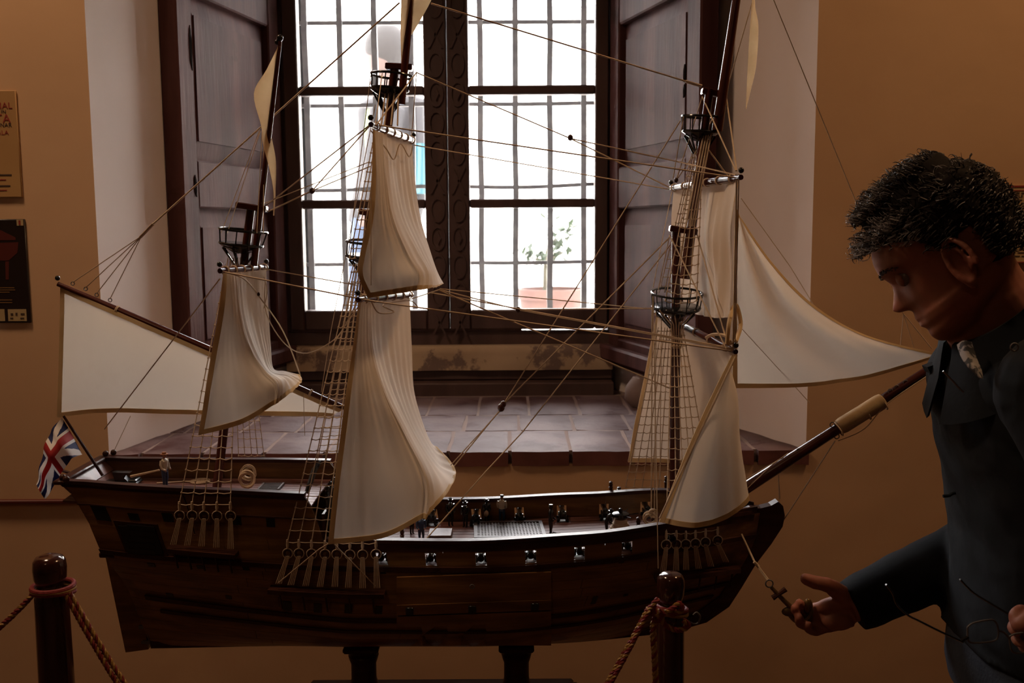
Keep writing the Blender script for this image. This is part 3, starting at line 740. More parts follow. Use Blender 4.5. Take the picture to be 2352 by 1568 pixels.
# ---------------------------------------------------------------- sails
def smooth_grid(rows, nu, nv):
    R = [cr([P(*p) for p in row], nu) for row in rows]
    cols = list(zip(*R)); cc = [cr(c, nv) for c in cols]
    return [list(r) for r in zip(*cc)]
def ridge(rows):
    out = []
    for a, b_, c, d, e in rows:
        out.append([a, (b_[0], b_[1], lerp(a[2], b_[2], .5)), (lerp(b_[0], c[0], .82), lerp(b_[1], c[1], .82), lerp(b_[2], c[2], .2)), (c[0], c[1], lerp(b_[2], c[2], .75)), d, e])
    return out
def sail(rows, nu=10, nv=8, edges='ltrb', wr=.0, wf=70, label=None, name='sail', hemw=.007, mt='sail', fl=0, seed=0):
    G = smooth_grid(rows, nu, nv); nr, nc = len(G), len(G[0])
    # small cloth wrinkles along the normal, dying out at the head
    H = [[p.copy() for p in r] for r in G]
    for i in range(nr):
        for j in range(nc):
            a = G[min(i+1, nr-1)][j] - G[max(i-1, 0)][j]; c = G[i][min(j+1, nc-1)] - G[i][max(j-1, 0)]
            n = a.cross(c)
            if n.length < 1e-12: continue
            n.normalize(); s, t = j/(nc-1), i/(nr-1)
            dsp = wr * (noise.noise(V((s*wf*.35, t*1.6, seed))) + .5*noise.noise(V((s*wf, t*2.5, seed+5)))) * min(1, 4*s, 4*(1-s)) * (.4 + .6*min(1, 5*t))
            if fl and s > .48: dsp += fl * math.sin((s + .012*math.sin(t*7))*6.28*19) * min(1, (s-.48)*9) * min(1, 6*(1-s)) * (.35 + .65*noise.noise(V((s*9, t*2, 7)))**2*3)
            H[i][j] = G[i][j] + n*dsp
    b = MB(); b.grid(H); o = b.build(name, M[mt], ship, angle=180)
    if label: o['label'] = label
    k = 0
    def strip(path, inner):
        b = MB(); A = []; B_ = []
        for p, q in zip(path, inner):
            d = (q-p); d = d.normalized()*hemw if d.length > 1e-9 else V((0, 0, 0)); A.append(p - d*.12); B_.append(p + d)
        n = V((0, -.0012, 0)); C0 = [a+n for a in A]; C1 = [a+n for a in B_]; D1 = [a-n for a in B_]; D0 = [a-n for a in A]
        b.grid([C0, C1, D1, D0, C0]); b.build('hem', M['hem'], o, angle=60)
    st_ = max(1, nc//12); si = max(1, nr//12)
    if 'l' in edges: strip([r[0] for r in H], [r[st_] for r in H])
    if 'r' in edges: strip([r[-1] for r in H], [r[-1-st_] for r in H])
    if 'b' in edges: strip(H[-1], H[-1-si])
    if 't' in edges: strip(H[0], H[si])
    return o
sail(ridge([  # main course
 [(824,694,1.45),(836,693,1.49),(851,691,1.545),(895,687,1.65),(941,682,1.76)],
 [(811,800,1.445),(833,800,1.485),(857,800,1.53),(905,800,1.66),(946,800,1.76)],
 [(796,900,1.44),(840,902,1.465),(886,900,1.505),(921,898,1.65),(951,895,1.76)],
 [(782,1010,1.435),(855,1010,1.445),(935,1000,1.485),(955,990,1.63),(972,972,1.75)],
 [(768,1120,1.43),(872,1130,1.425),(985,1102,1.455),(1006,1070,1.60),(990,1015,1.72)],
 [(755,1248,1.43),(880,1233,1.415),(985,1182,1.43),(1047,1090,1.56),(1004,1026,1.70)]]), wr=.0035, wf=26, edges='lb', label='main course sail, largest of the square sails', nu=26, nv=9, fl=.0016, mt='sail2', seed=1)
sail(ridge([  # main topsail
 [(857,298,1.45),(866,301,1.48),(881,306,1.54),(915,314,1.65),(946,326,1.76)],
 [(855,400,1.445),(869,400,1.465),(888,400,1.515),(922,402,1.65),(952,404,1.75)],
 [(847,500,1.44),(874,500,1.455),(903,500,1.50),(938,500,1.64),(966,500,1.75)],
 [(828,585,1.435),(885,584,1.435),(938,582,1.475),(968,575,1.60),(987,572,1.73)],
 [(824,630,1.435),(890,640,1.42),(966,628,1.46),(992,622,1.57),(1004,622,1.69)],
 [(846,683,1.44),(900,675,1.42),(962,665,1.45),(1000,659,1.52),(1019,651,1.58)]]), wr=.003, wf=26, edges='lb', label='main topsail with its foot gathered to the right', nu=26, nv=9, fl=.0016, mt='sail2', seed=2)
sail(ridge([  # mizzen topsail
 [(514,627,1.49),(526,626,1.515),(546,625,1.55),(580,622,1.59),(611,619,1.62)],
 [(503,720,1.485),(530,720,1.50),(555,722,1.535),(590,720,1.59),(617,716,1.62)],
 [(489,800,1.48),(530,805,1.49),(579,800,1.52),(603,797,1.585),(622,792,1.62)],
 [(475,885,1.475),(540,878,1.475),(610,852,1.505),(621,850,1.575),(628,845,1.61)],
 [(466,945,1.475),(550,930,1.465),(640,880,1.49),(662,862,1.55),(655,852,1.60)],
 [(457,998,1.475),(555,972,1.465),(640,922,1.475),(690,880,1.52),(688,860,1.56)]]), wr=.003, wf=24, edges='lb', label='mizzen topsail with its corner swung to the right', nu=26, nv=9, fl=.0016, mt='sail2', seed=3)
sail([  # fore topsail
 [(1696,418,1.455),(1655,422,1.55),(1602,430,1.65),(1547,438,1.755)],
 [(1678,520,1.46),(1640,522,1.54),(1594,525,1.66),(1542,525,1.755)],
 [(1681,620,1.465),(1645,622,1.54),(1605,622,1.64),(1556,622,1.75)],
 [(1676,728,1.47),(1644,730,1.54),(1610,724,1.63),(1574,716,1.73)]], wr=.008, wf=14, edges='l', label='fore topsail lit from behind', nu=14, nv=10, mt='sail2', seed=4)
sail([  # fore course: near leech, belly, and round to the far leech
 [(1683,815,1.45),(1686,813,1.46),(1640,786,1.55),(1572,752,1.65),(1508,722,1.755)],
 [(1640,900,1.44),(1668,905,1.445),(1684,898,1.50),(1650,880,1.60),(1566,855,1.68),(1480,868,1.765)][:1]+[(1668,905,1.445),(1688,898,1.53),(1590,860,1.67),(1480,868,1.765)],
 [(1592,1004,1.43),(1652,1015,1.425),(1696,1006,1.53),(1585,975,1.69),(1459,970,1.77)],
 [(1552,1100,1.43),(1634,1118,1.415),(1712,1095,1.53),(1590,1050,1.70),(1448,1035,1.775)],
 [(1515,1197,1.43),(1618,1207,1.41),(1722,1142,1.52),(1600,1070,1.70),(1443,1060,1.775)]], wr=.004, wf=22, edges='lbr', label='fore course sail, bellied round in front of the foremast', nu=14, nv=10, mt='sail2', seed=5)
sail([  # fore staysail / jib
 [(1691,478,1.62),(1694,484,1.62),(1697,492,1.62),(1700,498,1.62)],
 [(1686,590,1.615),(1715,592,1.625),(1745,594,1.60),(1772,602,1.61)],
 [(1685,700,1.61),(1745,698,1.625),(1812,702,1.585),(1868,700,1.60)],
 [(1684,800,1.61),(1790,795,1.62),(1910,782,1.58),(1990,770,1.60)],
 [(1684,890,1.61),(1860,886,1.62),(2010,862,1.60),(2165,815,1.60)]], wr=.003, wf=12, edges='lrb', label='long triangular jib reaching to the bowsprit tip', nu=12, nv=10, seed=6)
sail([  # lateen mizzen
 [(140,660,1.655),(250,708,1.65),(420,782,1.65),(600,860,1.65),(786,940,1.655)],
 [(138,760,1.655),(250,780,1.64),(420,838,1.645),(600,890,1.65),(780,945,1.655)],
 [(135,870,1.655),(250,868,1.64),(420,895,1.645),(600,922,1.65),(770,950,1.655)],
 [(132,957,1.655),(250,946,1.65),(420,950,1.65),(600,953,1.65),(762,955,1.655)]], wr=.002, wf=12, edges='ltb', label='lateen mizzen sail hanging from its slanting yard', nu=12, nv=8, seed=7)
sail([[(640,104,1.595),(644,106,1.595)],[(612,160,1.59),(634,165,1.60)],[(583,215,1.58),(627,225,1.60)],[(600,290,1.59),(620,290,1.60)],[(604,330,1.585),(626,325,1.60)],[(618,385,1.59),(634,372,1.60)],[(628,440,1.595),(633,440,1.60)],[(627,495,1.595),(630,495,1.60)]],
     nu=5, nv=5, edges='', name='pennant', mt='pennant', wr=.002, wf=9, seed=8)
sail([[(925,-140,1.59),(1050,-130,1.60)],[(922,-60,1.585),(1015,-60,1.60)],[(921,10,1.585),(990,2,1.60)],[(920,70,1.585),(952,70,1.60)],[(921,120,1.59),(934,100,1.60)],[(922,165,1.595),(925,165,1.60)]], nu=6, nv=5, edges='', name='pennant', mt='pennant', wr=.003, wf=9, seed=9)
sail([[(1730,-110,1.60),(1745,-110,1.61)],[(1727,0,1.60),(1734,0,1.61)],[(1722,70,1.60),(1742,60,1.61)],[(1718,140,1.60),(1737,150,1.61)],[(1715,200,1.60),(1724,210,1.61)],[(1713,249,1.60),(1714,250,1.61)]], nu=5, nv=5, edges='', name='pennant', mt='pennant', wr=.002, wf=9, seed=10)
# ---------------------------------------------------------------- ensign at the stern
G = smooth_grid([
 [(142,958,1.61),(120,985,1.60),(103,1022,1.59),(92,1070,1.60),(84,1112,1.61)],
 [(165,997,1.62),(138,1018,1.585),(118,1048,1.57),(103,1086,1.59),(91,1126,1.60)],
 [(189,1044,1.63),(165,1053,1.60),(143,1084,1.59),(127,1112,1.60),(104,1146,1.61)]], 24, 40)
b = MB(); nr, nc = len(G), len(G[0])
for r_ in G:
    for j, p in enumerate(r_): p.y += .003*math.sin(j*.233)
b.grid(G); fl = b.mesh('ensign', [M['white'], M['navy'], M['flagred']], True, 180)
for k, pl in enumerate(fl.polygons):
    i, j = divmod(k, nc-1); v_, u_ = (i+.5)/(nr-1), (j+.5)/(nc-1)
    x, y = (u_-.5)*1.5, (v_-.5); ax_ = abs(x), abs(y); ds = min(abs(y - x/1.5), abs(y + x/1.5))*.832
    if ax_[0] < .085 or ax_[1] < .10: mi = 2
    elif ax_[0] < .15 or ax_[1] < .165: mi = 0
    elif ds < .085: mi = 0
    else: mi = 1
    pl.material_index = mi
o = bpy.data.objects.new('ensign', fl); COL.objects.link(o); o.parent = ship; o['label'] = 'blue, white and red crossed ensign drooping at the stern'
spar('ensign_staff', P(236, 1092, 1.62), P(146, 955, 1.61), .0028, .0022, 'hulldk', 8)
# ---------------------------------------------------------------- bowsprit
a_, c_ = P(1690, 1135, 1.60), P(2172, 824, 1.60)
b = MB(); b.tube([a_.lerp(c_, i/8) for i in range(9)], [lerp(.0105, .0075, i/8) for i in range(9)], 14); bs = b.build('bowsprit', M['mahog'], ship)
b = MB(); f0, f1 = P(1926, 982, 1.595), P(2030, 918, 1.595); b.tube([f0.lerp(f1, t) for t in (0, .02, .1, .5, .9, .98, 1)], [.009, .0125, .0138, .0135, .0138, .0125, .009], 14); b.build('furled_sail', M['furl'], ship)
for (x, y) in ((1926, 985), (2028, 925), (1990, 948)):
    b = MB(); b.torus(P(x, y, 1.595), .0125, .0012, (c_-a_), 14, 5); b.build('gasket', M['rope'], ship)
for (x, y) in ((1808, 1058), (1790, 1080), (2080, 878), (2045, 898), (1922, 1002), (1912, 975), (2026, 914), (2060, 890), (1835, 1035)):
    b = MB(); b.torus(P(x, y, 1.595), .0040, .0009, (0, 1, 0), 10, 5); b.build('eye_ring', M['iron'], ship)
# ---------------------------------------------------------------- running rigging
def rope(*pts, r=.0011, name='rope', sag=0, n=8, m='rope'):
    q = [P(*p) if len(p) == 3 else P(p[0], p[1], SC) for p in pts]
    if len(q) == 2 and sag:
        q = [q[0].lerp(q[1], i/n) + V((0, 0, -sag*4*(i/n)*(1-i/n))) for i in range(n+1)]
    elif len(q) > 2 and sag < 0: q = cr(q, 6)
    b = MB(); b.tube(q, r, 5); return b.build(name, M[m], ship)
def block(px, py, Y=SC, r=.0045, m='hulldk'):
    b = MB(); p = P(px, py, Y); b.ball(p, r, 12, sc=(1, .8, 1.15)); o = b.build('rigging_block', M[m], ship)
    return o
N_, F_ = 1.45, 1.76
rope((918, 6), (352, 514, 1.63), r=.0015); rope((352, 514, 1.63), (322, 545, 1.64), r=.0026)
for x, y in ((167, 648), (197, 660), (222, 674), (253, 686)):
    rope((325, 542, 1.64), (x, y, 1.655), r=.0008)
    b = MB(); b.torus(P(x, y + 3, 1.655), .0030, .0008, (0, 1, 0), 10, 5); b.build('eye_ring', M['iron'], ship)
rope((955, 166), (1310, 318)); block(1310, 316); rope((1310, 318), (1560, 372), (1690, 402, N_)); rope((1310, 318), (1545, 434, F_))
rope((990, 8), (1612, 198), r=.0014); rope((1575, 187), (1612, 198), r=.0026)
rope((870, 288, N_), (1690, 408, N_), r=.0012); rope((950, 333, F_), (1545, 436, F_), r=.001)
rope((848, 288, N_), (598, 482), r=.0011); rope((848, 290, N_), (717, 438)); block(717, 438); rope((717, 438), (850, 382, N_), r=.0009); rope((717, 438), (616, 486), r=.0013); rope((600, 470), (848, 372), r=.0008)
rope((957, 166), (863, 288, N_)); rope((957, 166), (945, 318, F_), r=.0008); rope((852, 170), (800, 585), r=.0007); rope((878, 168), (862, 288, N_), r=.0007)
rope((505, 640, 1.49), (240, 985), r=.001); rope((300, 955, 1.68), (262, 1035, 1.68), r=.0006)
rope((512, 624, 1.49), (838, 688, N_), (860, 692, N_), (1682, 806, N_), r=.0013); rope((600, 616, 1.62), (820, 655), r=.001); rope((990, 672), (1684, 800, N_), r=.0011)
rope((1010, 665, 1.56), (1190, 711)); block(1190, 711); rope((1190, 711), (1500, 708, F_)); rope((1010, 663, 1.56), (1500, 710, F_), r=.0009); rope((1190, 711), (1685, 803, N_), r=.0012); rope((1010, 667, 1.56), (1540, 892), r=.0013)
rope((1563, 277), (1158, 926), r=.0011); rope((1538, 545), (1152, 932), r=.0012); rope((1540, 562), (1200, 992), (1120, 1078, 1.55), (884, 1345, 1.50), r=.0011)
block(1151, 936, SC, .0062, 'mahog'); block(1156, 928, SC, .005, 'mahog'); rope((1148, 942), (1043, 1070, 1.57)); rope((1150, 942), (1035, 1068, 1.57), r=.0009)
rope((1775, -5), (1972, 478), r=.0009)
rope((1613, 222), (1690, 392, N_)); rope((1668, 222), (1692, 392, N_)); rope((1668, 222), (1626, 292)); rope((1613, 222), (1553, 415), r=.0009); rope((1553, 415), (1590, 360), r=.0008); block(1553, 414, SC, .0036)
rope((1665, 222), (1735, -20), r=.0009); rope((1628, 345), (1672, 405), r=.0012)
rope((1538, 540), (1668, 800, N_), r=.0012); rope((1600, 535), (1672, 795, N_), r=.0012); rope((1692, 412, N_), (1684, 803, N_), r=.0014); rope((1697, 412, N_), (1688, 803, N_), r=.001)
rope((1543, 440, F_), (1500, 660, 1.66), r=.0008); rope((1538, 540), (1512, 665, 1.6), r=.0008)
rope((1498, 700, 1.6), (1496, 1190, 1.6), r=.0011); rope((1507, 700, 1.6), (1503, 1190, 1.6), r=.0009); rope((1516, 1120, 1.6), (1519, 730, 1.6), r=.0008); rope((1500, 680, 1.55), (1512, 1305, 1.49), r=.0009)
rope((1702, 425), (1868, 640, 1.65), (1840, 655, 1.64), r=.0005) if False else None
rope((1702, 455, 1.63), (1815, 612, 1.63), (1890, 735, 1.63), r=.0007); rope((1695, 745, 1.59), (1860, 925, 1.64), r=.0006)
rope((2075, 722, 1.6), (2068, 800, 1.6), r=.0007); rope((2076, 722, 1.6), (2100, 800, 1.6), r=.0006); rope((2077, 722, 1.6), (2140, 800, 1.6), r=.0008); rope((2180, 780, 1.6), (2155, 815, 1.6), r=.0006)
rope((1972, 478), (2075, 722), r=.0006)
rope((1918, 1012, 1.6), (1800, 1194, SC), r=.0009); rope((1788, 1090, 1.6), (1792, 1145, SC), r=.0006); rope((1790, 1150, SC), (1788, 1100), r=.0006)
rope((1925, 1012, 1.59), (1985, 985, 1.585), (2040, 925, 1.585), (2150, 850, 1.59), r=.0008, sag=-1)
rope((1712, 1100, 1.6), (1778, 1062, 1.59), (1806, 1045, 1.585), r=.0008); rope((1716, 1122, 1.59), (1770, 1070, 1.585), (1810, 1040, 1.585), r=.0008); rope((1720, 1095, 1.6), (1800, 1050, 1.585), r=.0006)
rope((609, 645), (612, 720), (655, 790), (705, 811), (765, 782), (795, 745), (832, 690, N_), r=.001, sag=-1)
rope((588, 628, 1.6), (592, 675, 1.6), r=.0009); block(592, 676, 1.6, .0038); rope((592, 676, 1.6), (650, 760, 1.57), (690, 862, 1.56), r=.0011, sag=-1)
rope((520, 625, 1.49), (560, 640, 1.50), (590, 672, 1.6), r=.0012, sag=-1); rope((600, 620, 1.62), (613, 660), (608, 700), (598, 720), (590, 690), r=.001, sag=-1)
rope((697, 905, 1.62), (700, 1000, 1.62), r=.0005)
rope((852, 300, N_), (886, 340, 1.5), (905, 366, 1.55), (920, 330, 1.6), (940, 360, 1.68), (948, 335, 1.7), r=.001, sag=-1); rope((852, 690, N_), (870, 718, 1.47), (905, 716, 1.5), (880, 700, 1.5), (940, 690, 1.6), (960, 705, 1.65), r=.001, sag=-1)
rope((852, 430, 1.44), (852, 655, 1.43), r=.0008); rope((940, 688, 1.6), (1010, 665, 1.56), r=.001)
rope((862, 240), (760, 760), (738, 900), r=.0007); rope((810, 650), (752, 930), r=.0009); rope((815, 660), (770, 940), r=.0009)
for x0, x1 in ((885, 868), (893, 875), (905, 890), (915, 905)): rope((x0, 215, 1.59), (x1+8, 288, 1.56), r=.0013)
for x0, x1 in ((1617, 1598), (1623, 1604), (1628, 1611), (1634, 1616)): rope((x0, 305, 1.59), (x1, 400, 1.57), (x1-22, 520, 1.57), r=.0013)
rope((1570, 268, 1.57), (1546, 410, 1.6), r=.0008); rope((755, 1248, 1.43), (732, 1262, 1.44), (640, 1338, 1.475), r=.001); rope((768, 1250, 1.43), (862, 1345, 1.475), r=.001)
rope((822, 690, N_), (790, 752), (760, 800), r=.0009)
rope((1670, 790, N_), (1676, 735, N_), (1690, 700, 1.5), (1701, 745, 1.52), (1690, 785, 1.46), r=.0034, sag=-1, m='hem')
rope((1622, 775, 1.5), (1640, 768, 1.48), (1668, 772, 1.46), (1680, 790, 1.45), r=.0026, sag=-1)
# the long sheet rope between fore yard and leech
rope((1690, 815, N_), (1660, 880, 1.43), (1515, 1190, 1.42), r=.0014)
# rope coils made fast about the ship
def coil(px, py, Y, R, n, wob=.3, ax=(0, 1, 0), r=.0013, vert=False):
    b = MB(); rr = random.Random(px); c = P(px, py, Y)
    for i in range(n):
        a = V((ax[0]+rr.uniform(-wob, wob), ax[1], ax[2]+rr.uniform(-wob, wob)))
        b.torus(c + V((rr.uniform(-1, 1), rr.uniform(-1, 1), rr.uniform(-1, 1)))*R*.22, R*rr.uniform(.8, 1.05), r, a, 18, 5)
    b.build('rope_coil', M['rope'], ship, kind='stuff')
coil(566, 1102, 1.60, .013, 7); coil(570, 1085, 1.61, .012, 4); coil(1492, 1192, 1.58, .011, 6, .6); coil(1500, 1178, 1.58, .007, 4, .8); coil(862, 1192, 1.60, .010, 4)
q = ondeck(460, 1107, True); b = MB()
for k in range(5): b.torus(q + V((0, 0, .002)), .003 + .0032*k, .0017, (0, 0, 1), 24, 5)
b.build('rope_coil', M['rope'], ship)
q1 = ondeck(360, 1112, True); b = MB(); b.tube([q + V((-.015, 0, .002)), q1 + V((0, 0, .002))], .0014, 5); b.build('rope', M['rope'], ship)
# ---------------------------------------------------------------- guns
gm = None
def gun_mesh():
    b = MB(); b.lathe([(.001, -.026), (.003, -.0255), (.0022, -.022), (.0062, -.020), (.0062, -.016), (.0052, -.008), (.0048, .008), (.0042, .020), (.0056, .024), (.0056, .027), (.0034, .0275), (.0034, .022), (.0005, .022)], (0, 0, .016), 14, axis=(0, -1, 0))
    return b.mesh('cannon', M['black'])
def carr_mesh():
    b = MB()
    for s in (-1, 1): b.bbox((s*.006-.0015, -.006, .003), (s*.006+.0015, .022, .014), .001)
    for s in (-1, 1):
        for y in (-.002, .017): b.tube([(s*.0065, y, .0035), (s*.0105, y, .0035)], .0035, 8)
    b.bbox((-.006, .0, .006), (.006, .02, .009), .001); return b.mesh('carriage', M['black'])
gun_me, car_me = gun_mesh(), carr_mesh()
for side in (-1, 1):
    for x in ports[side]:
        u = uofx(x, .88); p = hp(u, .88, side); Mx = Matrix.Translation(V((x, p.y - side*(.018 if side < 0 else .024), deckz(x) - .001)))
        if side > 0: Mx = Mx @ Matrix.Rotation(math.pi, 4, 'Z')
        g = inst(gun_me, 'cannon', ship, Mx); inst(car_me, 'carriage', g)
# port frames, shut ports, small holes and the stern window of lattice
def patch(px0, py0, px1, py1, name, m='black', out=.002, par=None):
    u0, t0 = onhull(px0, py1); u1, t1 = onhull(px1, py0)
    b = MB(); b.slab([[hp(u0, t0, -1, out), hp(u1, t0, -1, out)], [hp(u0, t1, -1, out), hp(u1, t1, -1, out)]], (0, .004, 0)); return b.build(name, M[m], par or ship, smooth=False)
for x, y in ((232,1182),(308,1184),(386,1188),(544,1195),(622,1200)): patch(x-9, y-9, x+9, y+9, 'gun_port', out=.0012)
for x, y in ((660,1391),(730,1396),(800,1398),(870,1400),(1365,1378)): patch(x-9, y-9, x+9, y+9, 'gun_port', out=.0012)
for x, y in ((995,1312),(1105,1309),(1212,1306),(1320,1299),(1427,1290),(880,1314),(348,1297),(460,1302),(565,1305),(390,1366),(525,1371),(1437,1366)): patch(x-6, y-3, x+6, y+3, 'scupper', out=.0012)
lt = patch(293, 1203, 362, 1272, 'stern_window', 'hulldk', .0035)
for k in range(5):
    x = 300 + k*13.6; patch(x-2, 1208, x+2, 1268, 'lattice_bar', 'black', .0055, lt)
    y = 1210 + k*13.5; patch(298, y-2, 357, y+2, 'lattice_bar', 'black', .0056, lt)
# cladding panel amidships
def clad(py0, py1, off, m, nm, px0=911, px1=1266):
    n = 12; G = []
    for i in range(4):
        row = []
        for j in range(n+1):
            px = lerp(px0, px1, j/n); py = lerp(py1, py0, i/3); py -= (px-911)*.035*(py < 1450)
            u, t = onhull(px, min(py, 1462)); h = hp(u, max(t, .10), -1, off); row.append(P(px, py, h.y))
        G.append(row)
    b = MB(); b.slab(G, (0, .012, 0)); return b.build(nm, M[m], ship, angle=50)
clad(1326, 1388, .007, 'hull', 'cladding_plank'); clad(1390, 1413, .009, 'hull', 'cladding_plank'); clad(1416, 1482, .006, 'hull', 'cladding_plank')
for x, y in ((942,1398),(1085,1394),(1228,1388)):
    u, t = onhull(x, y); p = hp(u, t, -1, .0105); b = MB(); b.bbox((p.x-.006, p.y-.001, p.z-.006), (p.x+.006, p.y+.004, p.z+.006), .001); b.build('gun_port', M['black'], ship)
u, t = onhull(1085, 1342); p = hp(u, t, -1, .009); b = MB(); b.torus(p, .0032, .0009, (0, 1, 0), 14, 5); b.build('eye_ring', M['iron'], ship)
# ---------------------------------------------------------------- deck fittings
c4 = [ondeck(*q) for q in ((1089, 1243), (1256, 1240), (1244, 1203), (1088, 1205))]
for p in c4: p.z += .003
def bil(u, v_): return c4[0].lerp(c4[1], u).lerp(c4[3].lerp(c4[2], u), v_)
b = MB()
for (u0, v0, u1, v1) in ((0,0,1,.08),(0,.92,1,1),(0,.08,.05,.92),(.95,.08,1,.92)):
    b.prism([bil(u0, v0), bil(u1, v0), bil(u1, v1), bil(u0, v1)], (0, 0, .004))
hg = b.build('hatch_grating', M['grate'], ship, smooth=False)
b = MB()
for k in range(1, 20): u = .05 + .9*k/20; b.prism([bil(u-.011, .08), bil(u+.011, .08), bil(u+.011, .92), bil(u-.011, .92)], (0, 0, .003))
for k in range(1, 9): v_ = .08 + .84*k/9; b.prism([bil(.05, v_-.028), bil(.95, v_-.028), bil(.95, v_+.028), bil(.05, v_+.028)], (0, 0, .0026))
b.build('grating_bars', M['grate'], hg, smooth=False, kind='stuff')
b = MB(); b.prism([p + V((0, 0, -.002)) for p in c4], (0, 0, .0012)); b.build('hatch_well', M['black'], hg, smooth=False)
a = ondeck(982, 1246); c = ondeck(1040, 1228)
b = MB(); b.bbox((a.x, a.y, a.z), (c.x, c.y, a.z+.012), .001); b.build('deck_hatch', M['framewood'], ship)
a, c = ondeck(592, 1128, True), ondeck(652, 1114, True); b = MB()
for k in range(7): y = lerp(a.y, c.y, k/6); b.box((a.x, y-.001, a.z), (c.x, y+.001, a.z+.003))
for x in (a.x, c.x): b.box((x-.0015, a.y, a.z), (x+.0015, c.y, a.z+.004))
b.build('quarterdeck_grating', M['grate'], ship, smooth=False)
cp = ondeck(1425, 1222)
b = MB(); b.lathe([(.013, 0), (.012, .004), (.0095, .008), (.009, .022), (.013, .026), (.015, .028), (.015, .033), (.011, .035), (.004, .036), (.003, .041), (.001, .042)], cp, 20); cs = b.build('capstan', M['black'], ship)
b = MB()
for k in range(6): b.torus(cp + V((0, 0, .004 + k*.0036)), .0165 - .0016*k + (.0008 if k % 2 else 0), .0022, (.06*(k % 2), 0, 1), 24, 6)
b.torus(cp + V((0, 0, .002)), .019, .0024, (0, 0, 1), 24, 6); b.tube([cp + V((.017, 0, .003)), cp + V((.045, -.002, .003))], .0024, 6); b.build('capstan_rope', M['rope'], cs)
for k in range(6):
    a = math.pi*k/3 + .0; b = MB(); d = V((math.cos(a), math.sin(a), .05)); b.tube([cp + V((0, 0, .030)) + d*.012, cp + V((0, 0, .031)) + d*.030], .0010, 5); b.build('capstan_bar', M['black'], cs)
def post(px, py, h, quarter=False, zz=None, Y=None, r=.0035):
    p = ondeck(px, py, quarter) if Y is None else P(px, py, Y)
    b = MB(); b.lathe([(r*.9, 0), (r*.9, h*.45), (r*1.25, h*.5), (r*.8, h*.56), (r*1.1, h*.75), (r*.7, h*.84), (r*1.1, h*.93), (r*.3, h)], p, 10); b.build('belaying_post', M['hulldk'], ship)
post(1403, 1132, .022, Y=SC+.125); post(1422, 1130, .010, Y=SC+.125); post(1530, 1120, .022, Y=SC+.115); post(1466, 1224, .028); post(924, 1247, .026); post(1500, 1222, .030)
# steering block with its tiller on the quarterdeck
p = ondeck(275, 1110, True)
b = MB(); b.bbox((p.x-.025, p.y-.018, p.z), (p.x+.036, p.y+.012, p.z+.006), .002); b.bbox((p.x+.02, p.y-.016, p.z+.006), (p.x+.034, p.y+.010, p.z+.010), .002)
b.prism([(p.x-.004, p.y-.010, p.z+.006), (p.x+.018, p.y-.010, p.z+.006), (p.x+.010, p.y-.010, p.z+.014), (p.x+.022, p.y-.010, p.z+.021), (p.x-.008, p.y-.010, p.z+.022)], (0, .014, 0)); sb = b.build('steering_block', M['black'], ship, smooth=False)
b = MB(); b.tube([P(300, 1094, 1.60), P(366, 1079, 1.60)], [.0022, .0014], 6); b.build('tiller', M['rope'], sb)
b = MB(); b.tube([P(136, 1078, 1.62), P(172, 1090, 1.62)], .0028, 6); b.build('stern_bitt', M['hulldk'], ship)
for s in (-1, 1):
    b = MB(); b.ball((P(262, 1042, SC+.095).x, SC+s*.093, P(262, 1042, SC+.095).z+.003), .0055); b.build('rail_knob', M['hulldk'], ship)
b = MB(); b.tube([P(705, 1130, 1.52), P(722, 1080, 1.55), P(735, 1060, 1.58)], [.004, .005, .003], 8); b.build('deck_lantern', M['black'], ship)
rebase(ship, (P(1000, 1470, SC).x, SC, KZ[2]))
# ---------------------------------------------------------------- stand under the keel
stand = thing('model_stand', 'dark turned wooden stand of two columns under the ship hull', 'stand')
zb_ = P(1000, 1556, SC + .085).z; Xa, Xb = P(700, 1556, SC+.085).x, P(1332, 1556, SC+.085).x
b = MB(); b.bbox((Xa+.012, SC-.085, zb_-.012), (Xb-.012, SC+.085, zb_-.001), .004); b.bbox((Xa, SC-.095, zb_-.04), (Xb, SC+.095, zb_-.012), .006); b.build('base_board', M['hulldk'], stand)
for px in (835, 1186):
    c = P(px, 1500, SC); h = KZ[2] - .006 - (zb_-.002)
    b = MB(); b.lathe([(.034, 0), (.036, h*.06), (.034, h*.14), (.025, h*.28), (.0215, h*.42), (.0215, h*.68), (.0245, h*.76), (.026, h*.82), (.0225, h*.88), (.030, h*1.0), (.001, h*1.0)], (c.x, SC, zb_-.002), 24); b.build('column', M['mahog'] if False else M['hulldk'], stand)
    b = MB(); b.bbox((c.x-.03, SC-.035, KZ[2]-.010), (c.x+.03, SC+.035, KZ[2]-.0003), .003); b.build('cradle_block', M['hulldk'], stand)
for x in (Xa+.06, Xb-.06):
    b = MB(); b.lathe([(.045, 0), (.045, .02), (.025, .05), (.022, .3), (.03, .33), (.022, .36), (.022, zb_-.08), (.04, zb_-.04)], (x, SC, 0), 16); b.build('leg', M['hulldk'], stand)
rebase(stand, ((Xa+Xb)/2, SC, 0))
